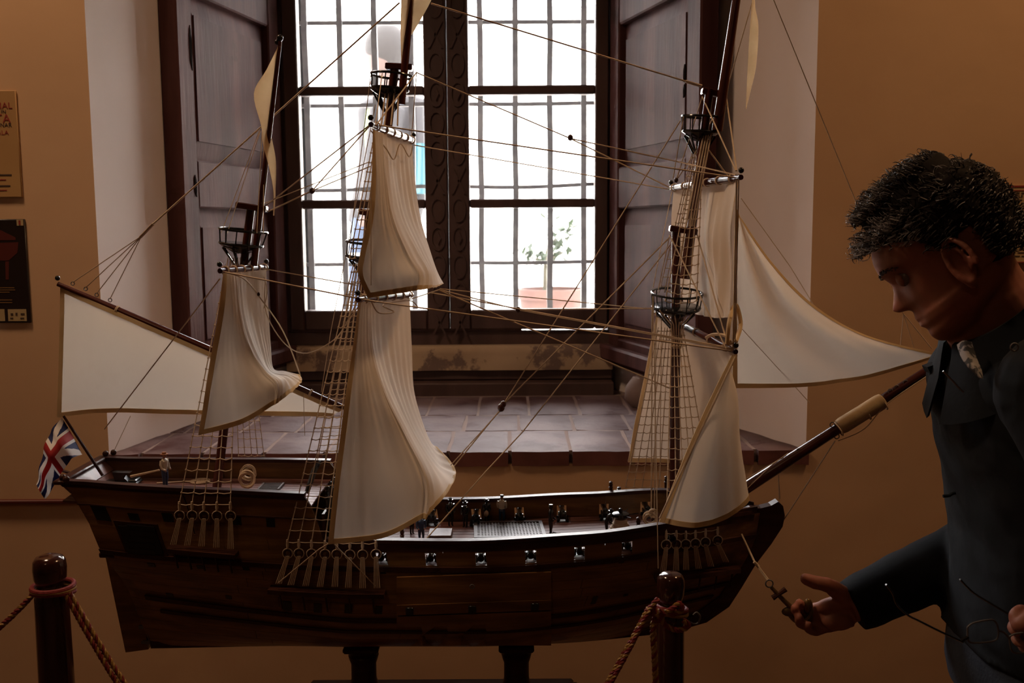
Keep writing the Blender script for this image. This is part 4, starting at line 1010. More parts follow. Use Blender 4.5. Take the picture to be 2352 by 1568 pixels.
# ================================================================ POSTERS ON THE WALL
M['parch'] = mat('parchment print', (.42, .24, .09), .6, (.36, .19, .07), 5)
M['posterdk'] = mat('dark poster', (.018, .010, .008), .35)
M['inkred'] = mat('red ink', (.24, .02, .012), .7); M['ink'] = mat('black ink', (.05, .025, .015), .7)
M['goldtxt'] = mat('ochre print', (.20, .10, .03), .6); M['lab'] = mat('cream print', (.42, .30, .15), .6)
M['cream'] = mat('cream panel', (.50, .33, .16), .6)
def text(s, pos, size, m, parent, align='RIGHT', name='lettering'):
    cu = bpy.data.curves.new(name, 'FONT'); cu.body = s; cu.size = size; cu.align_x = align; cu.extrude = .0002; cu.space_character = 1.05
    cu.materials.append(M[m]); t_ = bpy.data.objects.new(name, cu); COL.objects.link(t_)
    me = bpy.data.meshes.new_from_object(t_.evaluated_get(bpy.context.evaluated_depsgraph_get())); bpy.data.objects.remove(t_)
    o = bpy.data.objects.new(name, me); COL.objects.link(o)
    o.location = pos; o.rotation_euler = (rad(90), 0, 0); o.parent = parent; return o
PT = WY - .006
def board(name, x0, x1, z0, z1, m, label, cat='poster'):
    root = thing(name, label, cat)
    b = MB(); b.bbox((x0, PT, z0), (x1, WY - .0005, z1), .0015); b.build('sheet', M[m], root); return root
a, c = P(36, 207, PT), P(50, 453, PT); xr_ = (a.x + c.x)/2
p1 = board('wall_poster', xr_-.27, xr_, c.z, a.z, 'parch', 'parchment coloured poster with red lettering on the left wall, upper one at the picture edge')
def tx(s, px, py, h, m, par, align='RIGHT'):
    q = P(px, py, PT - .0006); text(s, (q.x, PT - .0006, q.z), h*WY/FPX*1.38, m, par, align)
tx('NAL', 28, 249, 14, 'inkred', p1); tx('IN', 14, 260, 8, 'ink', p1); tx('TA', 25, 282, 20, 'inkred', p1); tx('NAR', 27, 291, 9, 'ink', p1); tx('ALA', 20, 309, 10, 'inkred', p1)
def lines(par, specs, m):
    for (x0, x1, y, h) in specs:
        q, r_ = P(x0, y, PT), P(x1, y, PT); b = MB(); b.box((q.x, PT-.0007, q.z-h/2*WY/FPX), (r_.x, PT+.0002, q.z+h/2*WY/FPX)); b.build('print_line', M[m], par, smooth=False)
lines(p1, [(-30, 27, 402, 3), (-30, 24, 427, 3)], 'ink'); lines(p1, [(-30, 14, 413, 2), (-30, 16, 437, 2)], 'inkred')
a, c = P(56, 503, PT), P(71, 741, PT); xr_ = (a.x + c.x)/2
p2 = board('wall_poster', xr_-.27, xr_, c.z, a.z, 'posterdk', 'dark poster with a dim red pavilion, lower one at the left picture edge')
lines(p2, [(-30, 33, 661, 2), (-30, 35, 666, 2), (-30, 22, 671, 2), (-30, 28, 689, 2), (-30, 28, 695, 2)], 'goldtxt')
for (x0, y0, x1, y1, m) in ((18, 710, 62, 737, 'lab'), (-30, 710, 12, 737, 'lab'), (38, 504, 54, 518, 'lab'), (43, 506, 48, 516, 'inkred'), (25, 719, 31, 724, 'ink'), (48, 719, 57, 723, 'ink'), (24, 729, 31, 732, 'ink'), (47, 729, 56, 732, 'ink'), (36, 718, 41, 724, 'ink')):
    q, r_ = P(x0, y0, PT), P(x1, y1, PT); b = MB(); dd = .0007 + .0006*(m != 'lab'); b.box((q.x, PT-dd, r_.z), (r_.x, PT+.0002, q.z)); b.build('print_patch', M[m], p2, smooth=False)
b = MB()
for pts in ([(-60, 520), (0, 528), (35, 545), (36, 551), (-60, 553)], [(-60, 560), (42, 556), (40, 580), (20, 598), (-60, 600)], [(12, 600), (20, 600), (20, 642), (13, 642)]):
    b.prism([P(x, y, PT - .0004) for x, y in pts], (0, .0006, 0))
b.build('pavilion_print', mat('dim red print', (.085, .012, .008), .5), p2, smooth=False)
a, c = P(2288, 428, PT), P(2500, 612, PT)
p3 = board('wall_panel', P(2180, 428, PT).x, c.x, P(2330, 605, PT).z, P(2330, 426, PT).z, 'cream', 'cream text panel with red rules on the right wall behind the head of the man', 'panel')
lines(p3, [(2180, 2500, 429, 4), (2180, 2500, 438.5, 2), (2180, 2500, 603, 2)], 'inkred')
tx('UGO GABRIELE', 2350, 453, 7, 'ink', p3)
rr = random.Random(4)
for y in (443, 459, 466, 472, 478, 485, 491, 499, 505, 511, 518, 524, 534, 541, 548, 556, 563, 572, 580, 588):
    x = 2230
    while x < 2490:
        w_ = rr.uniform(8, 22); lines(p3, [(x, x+w_, y, 2.2)], 'goldtxt' if False else 'ink'); x += w_ + 4
# ================================================================ BARRIER POSTS AND ROPES
M['post'] = mat('glossy dark post', (.045, .012, .009), .12, (.03, .009, .007), 12, coat=.6)
M['rred'] = mat('red cord', (.19, .012, .012), .7, bump=.5, bscale=300); M['rgold'] = mat('gold cord', (.36, .20, .05), .45, bump=.5, bscale=300)
def stanchion(px, ptop, Y, wneck, label):
    root = thing('barrier_post', label, 'barrier post'); t = P(px, ptop, Y); s = wneck/2*Y/FPX
    b = MB(); b.lathe([(s*1.45, .0), (s*2.6, .0), (s*2.6, .012), (s*1.6, .03), (s*1.05, .05), (s*1.12, t.z-.30), (s*1.0, t.z-.058), (s*.92, t.z-.052)], (t.x, Y, 0), 28); b.build('shaft', M['post'], root)
    z = t.z
    b = MB(); b.lathe([(s*.9, z-.056), (s*.72, z-.050), (s*.66, z-.047), (s*.80, z-.041), (s*.96, z-.031), (s*1.0, z-.018), (s*.95, z-.008), (s*.80, z-.003), (s*.5, z-.0005), (.0005, z)], (t.x, Y, 0), 28); b.build('knob', M['post'], root)
    rebase(root, (t.x, Y, 0)); return root
stanchion(112, 1274, 1.25, 76, 'dark polished barrier post with a round knob, at the lower left corner')
stanchion(1541, 1314, 1.30, 66, 'dark polished barrier post with a round knob, in front of the ship bow')
def twist(path, r=.0035, turns=110, ms=('rred', 'rgold')):
    """laid rope: strands wound round the path; returns one mesh"""
    pts = [V(p) for p in path]; L = [0]
    for a, c in zip(pts, pts[1:]): L.append(L[-1] + (c-a).length)
    n = max(12, int(L[-1]*turns*8)); out = MB()
    def at(d):
        for i in range(len(pts)-1):
            if d <= L[i+1] or i == len(pts)-2:
                return pts[i].lerp(pts[i+1], (d-L[i])/max(1e-9, L[i+1]-L[i])), (pts[i+1]-pts[i]).normalized()
    for k in range(3):
        q = []
        for i in range(n+1):
            p, t = at(L[-1]*i/n); a = t.orthogonal() if False else (V((0, 1, 0)) - t*t.y).normalized(); c = t.cross(a); th = 2*math.pi*(i/8 + k/3)
            q.append(p + (a*math.cos(th) + c*math.sin(th))*r*.55)
        out.tube(q, r*.6, 5, mi=(1 if k == 0 else 0))
    return out, [M[ms[0]], M[ms[1]]]
def cat(a, c, sag, n=16):
    return [V(a).lerp(V(c), i/n) + V((0, 0, -sag*4*(i/n)*(1-i/n))) for i in range(n+1)]
pl, pr = P(122, 1352, 1.25), P(1520, 1388, 1.285)
br = thing('barrier_rope', 'twisted red and gold rope looped on the left post, hanging down towards the right', 'rope', 'barrier ropes')
for k, (sg, dx, mm) in enumerate(((.42, .02, ('rred', 'rgold')), (.40, .024, ('rgold', 'rred')))):
    m_, ms = twist(cat(pl + V((dx, -.012 + .004*k, 0)), pr + V((-.02, -.02 + .008*k, 0)), sg, 30), .0032, 60, mm); m_.build('rope_strand', ms, br)
b = MB()
for k in range(3): b.torus(pl + V((0, 0, .004 - .004*k)), .0255, .0034, (0, .1*k, 1), 30, 8, mi=k % 2)
b.build('rope_collar', [M['rred'], M['rgold']], br)
br2 = thing('barrier_rope', 'red rope running off the left edge from the left post', 'rope', 'barrier ropes')
m_, ms = twist(cat(pl + V((-.024, 0, -.004)), P(-420, 1560, 1.2), .05), .0036, 60); m_.build('rope_strand', ms, br2)
br3 = thing('barrier_rope', 'red and gold rope end knotted round the right post, hanging straight down', 'rope', 'barrier ropes')
def pp(l, Y): return [P(x, y, Y) for x, y in l]
m_, ms = twist(cr(pp([(1512, 1400), (1500, 1440), (1503, 1500), (1506, 1568), (1508, 1640), (1500, 1720)], 1.272), 5), .0042, 55, ('rgold', 'rred')); m_.build('rope_strand', ms, br3)
for l in ([(1505, 1388), (1490, 1400), (1508, 1412), (1540, 1400), (1560, 1385), (1566, 1400), (1540, 1410), (1515, 1402)], [(1518, 1412), (1525, 1432), (1550, 1446), (1572, 1444), (1582, 1434), (1570, 1425)], [(1512, 1375), (1500, 1392), (1515, 1420), (1500, 1430)]):
    m_, ms = twist(cr(pp(l, 1.268), 5), .0036, 60); m_.build('knot_loop', ms, br3)
b = MB()
for k in range(2): b.torus(P(1541, 1394 + 9*k, 1.30), .0215, .0034, (.15, .1, 1), 30, 8, mi=k)
b.build('rope_collar', [M['rred'], M['rgold']], br3)
hk = MB(); hk.tube(cr(pp([(1574, 1432), (1580, 1426), (1592, 1432), (1603, 1430), (1608, 1415), (1600, 1406), (1592, 1412)], 1.27), 6), .0012, 6); hk.build('metal_hook', M['iron'], br3)
# ================================================================ CREW FIGURINES ON THE DECK
M['shirtw'] = mat('painted cream shirt', (.55, .47, .36), .5); M['bluet'] = mat('painted blue trousers', (.02, .045, .11), .5)
M['strawhat'] = mat('painted orange hat', (.30, .11, .035), .6); M['figskin'] = mat('painted skin', (.33, .15, .09), .5); M['bag'] = mat('painted cream bag', (.55, .42, .31), .6)
fgc = {'black': M['black'], 'shirt': M['shirtw'], 'blue': M['bluet'], 'skin': M['figskin'], 'hat': M['strawhat']}
def figurine(px, pyb, pyt, label, top='black', bot='black', head='black', hat='black', facing=0, quarter=False, bag=False, brim=1.5, bend=0, Yf=None, group='crew figurines on the deck'):
    p = ondeck(px, pyb, quarter)
    if Yf: p = P(px, pyb, Yf)
    h = P(px, pyt, p.y).z - p.z
    root = thing('sailor_figurine', label, 'figurine', group); Mx = Matrix.Translation(p) @ Matrix.Rotation(facing, 4, 'Z') @ Matrix.Scale(h, 4)
    def fin(b, nm, m, par=root): b.xf(Mx); return b.build(nm, fgc.get(m, m), par)
    b = MB()
    for s in (-1, 1):
        b.tube([(s*.055, .0, .03), (s*.06, .005*s, .14), (s*.065, -.01, .26), (s*.055, 0, .40), (s*.045, 0, .50)], [.034, .034, .045, .058, .062], 10)
        b.ball((s*.06, -.03, .022), .04, 8, sc=(.8, 1.5, .6))
    b.ball((0, 0, .47), .095, 12, sc=(1.1, .8, .8)); fin(b, 'trousers', bot)
    b = MB(); b.tube([(0, 0, .44), (0, 0, .52), (0, -.005-bend*.3, .64), (0, -.01-bend*.7, .74), (0, -bend, .80), (0, -bend, .83)], [.10, .095, .11, .125, .085, .04], 14, flat=.72, up=(1, 0, 0))
    for s in (-1, 1): b.tube([(s*.115, -bend, .775), (s*.150, -.0-bend*.8, .66), (s*.150, -.035-bend*.5, .55), (s*.10, -.10-bend*.5, .50)], [.044, .040, .033, .026], 9)
    fin(b, 'shirt', top)
    b = MB(); b.tube([(0, -bend, .80), (0, -.005-bend, .85)], [.034, .032], 8); b.ball((0, -.008-bend, .905), .066, 12, sc=(.82, 1.0, 1.12)); b.ball((0, -.072-bend, .90), .014, 6)
    for s in (-1, 1): b.ball((s*.10, -.115-bend*.5, .50), .026, 8)
    hd = fin(b, 'head', head)
    b = MB(); z0 = .945; b.lathe([(.001, z0-.004), (.07*brim, z0-.004), (.07*brim, z0+.006), (.062, z0+.012), (.058, z0+.058), (.001, z0+.062)], (0, -.008-bend, 0), 14); fin(b, 'hat', hat)
    if bag:
        b = MB(); b.ball((-.05, -.13, .42), .11, 10, sc=(.9, .6, 1.2)); fin(b, 'sack', M['bag'])
    rebase(root, p); return root
figurine(380, 1117, 1038, 'figurine in white shirt, blue trousers and orange hat on the quarterdeck', 'shirt', 'blue', 'skin', 'hat', facing=1.2, quarter=True)
figurine(1035, 1207, 1143, 'black figurine left of the bag carrier, nearest the big sail', facing=.4)
figurine(1069, 1210, 1150, 'black figurine beside the white flash of a gun port, second from the big sail', facing=-.5)
figurine(1118, 1200, 1145, 'dark figurine carrying a cream sack at the far bulwark', facing=.3, bag=True)
figurine(1153, 1200, 1136, 'figurine in cream shirt, blue trousers and dark cap at the far bulwark', 'shirt', 'blue', 'skin', 'black', facing=3.0, brim=1.15)
figurine(1265, 1228, 1158, 'black figurine standing alone right of the deck grating', facing=1.3, brim=1.0)
figurine(1393, 1229, 1168, 'black figurine stooping at the capstan', facing=1.4, bend=.16)
figurine(968, 1245, 1180, 'blue clothed figurine half hidden behind the foot of the main sail', 'blue', 'blue', 'skin', 'hat', facing=.2, brim=1.0)
figurine(946, 1226, 1170, 'black figurine partly hidden behind the main sail, beside the blue one', facing=.8)
b = MB(); p0 = ondeck(1270, 1226); p1_ = ondeck(1312, 1233); b.tube(cr([p0 + V((0, 0, .003)), p0.lerp(p1_, .3) + V((0, -.002, .003)), p0.lerp(p1_, .7) + V((0, .003, .003)), p1_ + V((0, 0, .003))], 5), .0013, 5)
tag(b.build('rope_length', M['hulldk']), 'short dark rope lying on the deck right of the lone figurine', 'rope')
# ================================================================ ANCHOR
an = thing('anchor', 'small wooden and brass anchor hanging from the bow on a cord', 'anchor')
AY = 1.515
def A_(x, y, Y=AY): return P(x, y, Y)
b = MB(); b.tube([A_(1703, 1226, 1.565), A_(1735, 1294, 1.535), A_(1763, 1332)], .0016, 6)
b.tube([A_(1738, 1294, 1.53), A_(1765, 1330)], .0011, 6); b.tube([A_(1732, 1290, 1.53), A_(1742, 1300, 1.53)], .0026, 6); b.build('cord', M['rope'], an)
b = MB(); b.torus(A_(1767, 1340), .0060, .0011, (0, 1, 0), 18, 6); b.build('ring', M['iron'], an)
M['antique'] = mat('tarnished brass', (.19, .12, .045), .4, (.10, .06, .025), 60, metal=.7)
b = MB(); b.tube([A_(1772, 1349), A_(1800, 1378), A_(1845, 1422)], [.0030, .0038, .0050], 8); b.build('shank', M['antique'], an)
b = MB(); b.tube([A_(1774, 1373), A_(1788, 1364), A_(1805, 1352)], [.0048, .0036, .0048], 8); b.build('stock', M['hulldk'], an)
b = MB(); b.tube(cr([A_(1808, 1405), A_(1828, 1424), A_(1848, 1424), A_(1862, 1408), A_(1858, 1385)], 5), [lerp(.003, .0055, math.sin(math.pi*i/20)) for i in range(21)], 8)
b.ball(A_(1812, 1404), .0100, 10, sc=(1.2, .5, .8)); b.ball(A_(1856, 1392), .0100, 10, sc=(.8, .5, 1.3)); b.build('flukes', M['antique'], an)
# ================================================================ THE MAN AT THE RIGHT
M['skin'] = mat('ruddy skin', (.33, .125, .075), .6, (.27, .095, .058), 30, bump=.15, bscale=120, col3=(.40, .12, .08), s3=12, lo3=.5, hi3=.75, bdist=.001)
M['hair'] = mat('dark grey hair', (.032, .026, .024), .6, spec=.3); M['haircap'] = mat('dark hair roots', (.014, .011, .010), .95, spec=.1); M['hairg'] = mat('grey hair strands', (.26, .23, .22), .45)
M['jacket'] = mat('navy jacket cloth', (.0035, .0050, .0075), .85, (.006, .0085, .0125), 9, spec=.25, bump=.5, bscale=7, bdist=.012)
M['jeans'] = mat('dark blue jeans', (.018, .028, .05), .85, (.028, .04, .065), 30, bump=.4, bscale=200)
M['shirt'] = mat('grey patterned shirt', (.30, .27, .26), .7, (.03, .03, .035), 90, lo=.47, hi=.53)
M['shoe'] = mat('dark leather', (.02, .013, .01), .4); M['eyew'] = mat('eye white', (.22, .18, .17), .3); M['zip'] = mat('zip metal', (.5, .5, .5), .3, metal=1)
YH = 1.38
def voxel(mb, name, size, m, parent, smooth_it=2):
    me = bpy.data.meshes.new(name + '_raw'); me.from_pydata(mb.v, [], mb.f); o = bpy.data.objects.new(name + '_raw', me); COL.objects.link(o)
    bm = bmesh.new(); bm.from_mesh(me); bmesh.ops.recalc_face_normals(bm, faces=bm.faces); bm.to_mesh(me); bm.free()
    r = o.modifiers.new('r', 'REMESH'); r.mode = 'VOXEL'; r.voxel_size = size; r.use_smooth_shade = True
    s = o.modifiers.new('s', 'SMOOTH'); s.iterations = smooth_it; s.factor = .5
    dg = bpy.context.evaluated_depsgraph_get(); ev = o.evaluated_get(dg); nm = bpy.data.meshes.new_from_object(ev)
    bpy.data.objects.remove(o); bpy.data.meshes.remove(me)
    nm.name = name; nm.materials.clear(); nm.materials.append(m)
    o2 = bpy.data.objects.new(name, nm); COL.objects.link(o2); o2.parent = parent
    nm.polygons.foreach_set('use_smooth', [True]*len(nm.polygons)); return o2
man = thing('person', 'man with curly grey hair in a dark navy jacket, bending to look at the anchor', 'person')
HO = P(2169, 558, YH); HF = V((-.646, .283, -.638)); HU = V((-.536, .234, .770)); HY = V((.4, .915, 0))
def hl(f, y, u): return HO + HF*f + HY*y + HU*u
_hh = [-.119, -.107, -.098, -.090, -.080, -.074, -.069, -.064, -.058, -.050, -.043, -.036, -.028, -.018, -.008, 0, .010, .020, .030, .045, .060, .075, .086, .093, .097]
_rf = [.066, .0865, .092, .0935, .0915, .0945, .0955, .0945, .0955, .0935, .0915, .0905, .0885, .0875, .0875, .0890, .0955, .1000, .1000, .0960, .0860, .0660, .0440, .0240, .006]
_rb = [.0, -.015, -.030, -.045, -.058, -.064, -.068, -.072, -.076, -.081, -.085, -.088, -.091, -.094, -.096, -.097, -.098, -.098, -.097, -.093, -.085, -.068, -.048, -.028, -.008]
_hw = [.020, .034, .045, .052, .0565, .0585, .060, .0610, .0630, .0650, .0665, .0680, .0695, .0710, .0720, .0725, .0735, .0745, .0745, .0730, .0670, .0540, .0390, .0230, .006]
_nose = ([-.048, -.043, -.040, -.034, -.028, -.018, -.006, .004, .014], [0, .006, .018, .0265, .0270, .018, .009, .0045, .0])
def head_pt(u, a, off=0.0, plain=False):
    """a = 0 at the face, pi at the nape"""
    rf, rb, hw = sm(u, _hh, _rf), sm(u, _hh, _rb), sm(u, _hh, _hw)
    c = (rf*.30 + rb*.70) if u > -.06 else (rf+rb)/2
    ca, sa = math.cos(a), math.sin(a); e = .80 if ca > 0 else 1.0
    x = c + ((rf - c) if ca > 0 else (c - rb)) * math.copysign(abs(ca)**e, ca); y = hw * math.copysign(abs(sa)**.92, sa)
    if ca > 0 and not plain:
        w_ = lerp(.0115, .0150, min(1, max(0, (-.01-u)/.03)))
        x += itp(u, *_nose) * math.exp(-(y/w_)**2)
        ay = abs(y)
        x -= .0095 * math.exp(-((ay-.032)/.015)**2 - ((u+.001)/.011)**2)           # eye sockets
        x += .0040 * math.exp(-((ay-.046)/.016)**2 - ((u+.030)/.016)**2)           # cheekbones
        x -= .0045 * math.exp(-((ay-.026)/.010)**2 - ((u+.056)/.016)**2)           # beside the mouth
        x -= .0035 * math.exp(-((u+.0665)/.0020)**2) * math.exp(-(y/.024)**4)      # mouth line
        x += .0030 * (math.exp(-((u+.0615)/.0035)**2) + 1.1*math.exp(-((u+.0725)/.0040)**2)) * math.exp(-(y/.021)**4)
        x += .0055 * math.exp(-((ay-.030)/.018)**2 - ((u-.016)/.006)**2)           # brow ridge
    n = V((math.cos(a), math.sin(a), .3)); 
    return hl(x + off*ca, y + off*sa, u + (off if u > .08 else 0))
NA = 72
b = MB(); us = [-.119 + .216*i/70 for i in range(71)]
G = [[head_pt(u, 2*math.pi*j/NA) for j in range(NA)] for u in us]
b.grid(G, close=True); b.add([G[-1][j] for j in range(NA)], [tuple(range(NA))]); b.add([G[0][j] for j in range(NA)], [tuple(range(NA))[::-1]])
body = b
# ears
def ear(mb, s):
    base = lambda x, y, u: hl(x, y, u)
    C_ = (-.004, s*.072, -.034)
    rim = []
    for k in range(17):
        t = -0.5 + k/16*(2*math.pi*.80)
        ex, ey = .0185*math.cos(t), .0335*math.sin(t)
        rim.append(base(C_[0] - ex*.9, s*(.0790 + .011*max(0, math.cos(t))), C_[2] + ey + .002))
    mb.tube(rim, [.0044 if k < 13 else .0052 for k in range(17)], 8)
    inner = [base(C_[0] - .0085*math.cos(t)*.9, s*(.0775 + .005*math.cos(t)), C_[2] + .001 + .021*math.sin(t)) for t in [-.9 + k/10*3.6 for k in range(11)]]
    mb.tube(inner, .0034, 7)
    bm = MB(); bm.ball((0, 0, 0), 1, 14); 
    st_ = len(mb.v)
    mb.add([base(C_[0] + p[0]*.016 + .002, s*(.0705) + p[1]*.006, C_[2] + p[2]*.030) for p in bm.v], bm.f)
    bm = MB(); bm.ball((0, 0, 0), 1, 12)
    mb.add([base(C_[0] + .006 + p[0]*.009, s*.0740 + p[1]*.005, C_[2] - .029 + p[2]*.010) for p in bm.v], bm.f)
ear(body, -1); ear(body, 1)
# neck
nk = [hl(-.030, 0, -.03), P(2262, 672, YH), P(2320, 745, YH), P(2385, 830, YH)]
body.tube(cr(nk, 6), [itp(i/18, [0, .15, .33, 1], [.034, .048, .058, .068]) for i in range(19)], 24, up=(0, 1, 0))
body.tube(cr([hl(.035, 0, -.085), P(2235, 742, YH), P(2290, 815, YH)], 5), [lerp(.034, .05, i/10) for i in range(11)], 20)
# torso, legs (under the clothes)
def loft(mb, secs, grow=0.0, n=40, wr=0.0, seed=0, cap=True):
    """secs: (px, py, hx, hy[, Y]) elliptical sections"""
    S_ = [(P(s[0], s[1], s[4] if len(s) > 4 else YH), s[2]+grow, s[3]+grow) for s in secs]
    C0 = cr([s[0] for s in S_], 8); m = len(C0)-1; ks = [i*8 for i in range(len(S_))]
    G = []
    for i, c in enumerate(C0):
        hx = sm(i, ks, [s[1] for s in S_]); hy = sm(i, ks, [s[2] for s in S_]); row = []
        for j in range(n):
            a = 2*math.pi*j/n; k = 1 + wr*(noise.noise(V((math.cos(a)*2.2, math.sin(a)*2.2 + i*.17, seed))) + .6*noise.noise(V((math.cos(a)*5, math.sin(a)*5+i*.10, i*.33+seed))))
            row.append(c + V((math.copysign(abs(math.cos(a))**.85, math.cos(a))*hx*k, math.copysign(abs(math.sin(a))**.85, math.sin(a))*hy*k, 0)))
        G.append(row)
    mb.grid(G, close=True)
    if cap: mb.add(G[0], [tuple(range(n))]); mb.add(G[-1], [tuple(range(n))[::-1]])
    return G
TORSO = [(2390, 790, .085, .115), (2415, 850, .118, .185), (2430, 930, .125, .195), (2432, 1050, .128, .188), (2446, 1200, .130, .182), (2440, 1380, .140, .18), (2455, 1540, .145, .185), (2455, 1640, .13, .18)]
loft(body, TORSO, -.012)
def leg(mb, y, grow=0.0, only=False):
    q = [P(2455, 1580, YH), None]
    hx = P(2455, 1580, YH).x
    pts = [V((hx, YH+y, .76)), V((hx-.005, YH+y, .60)), V((hx-.01, YH+y, .45)), V((hx+.005, YH+y*1.05, .28)), V((hx+.012, YH+y*1.05, .09))]
    mb.tube(cr(pts, 4), [lerp(.088, .060, i/8) + grow if i <= 8 else lerp(.060, .042, (i-8)/8) + grow for i in range(17)], 18)
    return pts
for y in (-.095, .095):
    leg(body, y)
    hx = P(2455, 1580, YH).x; body.ball((hx-.05, YH+y*1.05, .045), .045, 14, sc=(2.4, .95, .8))
# arms
RA = [P(2380, 905, 1.545), P(2385, 1010, 1.565), P(2360, 1130, 1.56), P(2325, 1215, 1.55), P(2220, 1275, 1.535), P(2090, 1330, 1.52), P(1950, 1392, 1.515)]
LA = [P(2440, 900, 1.215), P(2510, 1050, 1.16), P(2550, 1200, 1.14), P(2530, 1330, 1.15), P(2470, 1400, 1.17), P(2400, 1435, 1.19)]
body.tube(cr(RA, 5), [itp(i/30, [0, .4, .55, .8, 1], [.055, .046, .042, .036, .027]) for i in range(31)], 16)
body.tube(cr(LA, 5), [itp(i/25, [0, .4, .55, .8, 1], [.055, .046, .042, .036, .028]) for i in range(26)], 16)
def finger(mb, pts, r0, r1, n=12):
    q = cr(pts, 5); m = len(q)-1; mb.tube(q, [lerp(r0, r1, i/m) * (1.08 if i % 5 == 0 and 0 < i < m else 1) * (1 if i < m else .55) for i in range(m+1)], n); mb.ball(q[-1], r1*.93, 10)
# right hand: palm turned to the camera, thumb up, fingers closing on the anchor
def R_(x, y, Y): return P(x, y, Y)
wr_ = R_(1952, 1392, 1.515)
for (x0, y0, Y0, x1, y1, Y1, r0, r1) in ((1955, 1378, 1.515, 1893, 1392, 1.515, .016, .0115), (1955, 1392, 1.520, 1886, 1408, 1.522, .016, .0115), (1955, 1405, 1.522, 1890, 1424, 1.525, .016, .011), (1955, 1418, 1.518, 1902, 1438, 1.522, .015, .0105), (1950, 1375, 1.51, 1915, 1352, 1.50, .016, .0135)):
    a, c = R_(x0, y0, Y0), R_(x1, y1, Y1); body.tube([a.lerp(c, i/4) for i in range(5)], [lerp(r0, r1, i/4) for i in range(5)], 12); body.ball(c, r1, 10)
body.ball(R_(1925, 1425, 1.510), .018, 14, sc=(1.5, .8, .9))
finger(body, [R_(1920, 1352, 1.500), R_(1897, 1342, 1.495), R_(1872, 1337, 1.492), R_(1850, 1329, 1.492)], .0125, .0098)
finger(body, [R_(1893, 1392, 1.515), R_(1862, 1398, 1.528), R_(1842, 1392, 1.523), R_(1836, 1384, 1.510)], .0098, .0075)
finger(body, [R_(1886, 1408, 1.522), R_(1850, 1416, 1.532), R_(1829, 1408, 1.523), R_(1826, 1396, 1.508)], .0100, .0078)
finger(body, [R_(1890, 1424, 1.525), R_(1856, 1435, 1.528), R_(1838, 1430, 1.515), R_(1836, 1418, 1.502)], .0096, .0074)
finger(body, [R_(1902, 1438, 1.522), R_(1874, 1449, 1.520), R_(1858, 1444, 1.508), R_(1857, 1434, 1.498)], .0086, .0066)
# left hand holding the spectacles
LY = 1.19
for k, (x0, y0, x1, y1) in enumerate(((2400, 1425, 2362, 1410), (2400, 1435, 2360, 1428), (2400, 1445, 2362, 1448), (2402, 1452, 2370, 1466))):
    a, c = P(x0, y0, LY + .01*k), P(x1, y1, LY + .006*k); body.tube([a.lerp(c, i/4) for i in range(5)], [lerp(.015, .011, i/4) for i in range(5)], 12)
finger(body, [P(2362, 1410, LY-.002), P(2345, 1404, LY-.008), P(2333, 1412, LY-.016), P(2330, 1424, LY-.018)], .0095, .0075)
finger(body, [P(2360, 1428, LY+.006), P(2340, 1430, LY+.002), P(2330, 1440, LY-.008), P(2334, 1450, LY-.016)], .0098, .0078)
finger(body, [P(2362, 1448, LY+.012), P(2343, 1456, LY+.006), P(2338, 1468, LY-.004), P(2346, 1476, LY-.012)], .0094, .0074)
finger(body, [P(2370, 1466, LY+.018), P(2354, 1476, LY+.012), P(2352, 1486, LY+.002), P(2360, 1492, LY-.008)], .0085, .0066)
finger(body, [P(2395, 1415, LY-.015), P(2372, 1420, LY-.026), P(2350, 1432, LY-.028), P(2338, 1436, LY-.026)], .0125, .0095)
bd = voxel(body, 'body', .0028, M['skin'], man, 4)
# eyes, brow
for s in (-1, 1):
    c = hl(.0712, s*.0315, -.002); b = MB(); b.ball((0, 0, 0), .0118, 16); b.xf(Matrix.Translation(c)); e = b.build('eye', M['eyew'], man)
    q = HF*.72 + HU*-.69; b = MB(); b.ball(tuple(c + q*.0068), .0062, 10); b.build('iris', M['ink'], e)
    b = MB(); G = []
    for i in range(7):
        th = rad(-52 + i*20); row = []
        for j in range(13):
            ph = rad(-75 + j*12.5); row.append(c + (HF*math.cos(th)*math.cos(ph) + HY*math.sin(ph) + HU*math.sin(th)*math.cos(ph))*.0128)
        G.append(row)
    b.slab(G, (-.0006, 0, -.0004)); b.build('eyelid', M['skin'], man)
    b = MB(); rr = random.Random(3)
    for k in range(70):
        t = k/69; y = s*lerp(.018, .052, t); u = .016 + .006*math.sin(t*math.pi) + rr.uniform(-.003, .003)
        a = math.asin(min(.98, abs(y)/sm(u, _hh, _hw))**(1/.92)); p = head_pt(u, a if s > 0 else -a, .0008); b.tube([p, p + HF*.0015 + HY*s*.004 + HU*rr.uniform(-.002, .003)], [.0008, .0002], 4)
    b.build('eyebrow', M['hair'], man, kind='stuff')
# hair: a soft cap under many curled locks
def hairline(a):
    """lowest height of hair round the head"""
    d = abs(math.degrees(a)); return itp(d, [0, 25, 50, 68, 74, 80, 86, 92, 98, 110, 130, 155, 180], [.064, .058, .048, .030, -.010, -.016, .002, -.004, -.044, -.056, -.064, -.068, -.070])
b = MB(); G = []
for i in range(37):
    row = []
    for j in range(NA):
        a = -math.pi + 2*math.pi*j/NA; lo_ = hairline(a); u = lerp(lo_, .0965, (i/36)**.9)
        th = .013 * min(1, (u-lo_)/.02 + .12) * (1 + .45*noise.noise(V((a*2.5, u*45, 2)))) + (.004 if u > .06 else 0)
        p = head_pt(u, a, th, True)
        if u > .055: p += HU * (.006 * (u-.055)/.04)
        row.append(p)
    G.append(row)
b.grid(G, close=True); b.add(G[-1], [tuple(range(NA))]); hr = b.build('hair', M['haircap'], man, angle=180)
rr = random.Random(21)
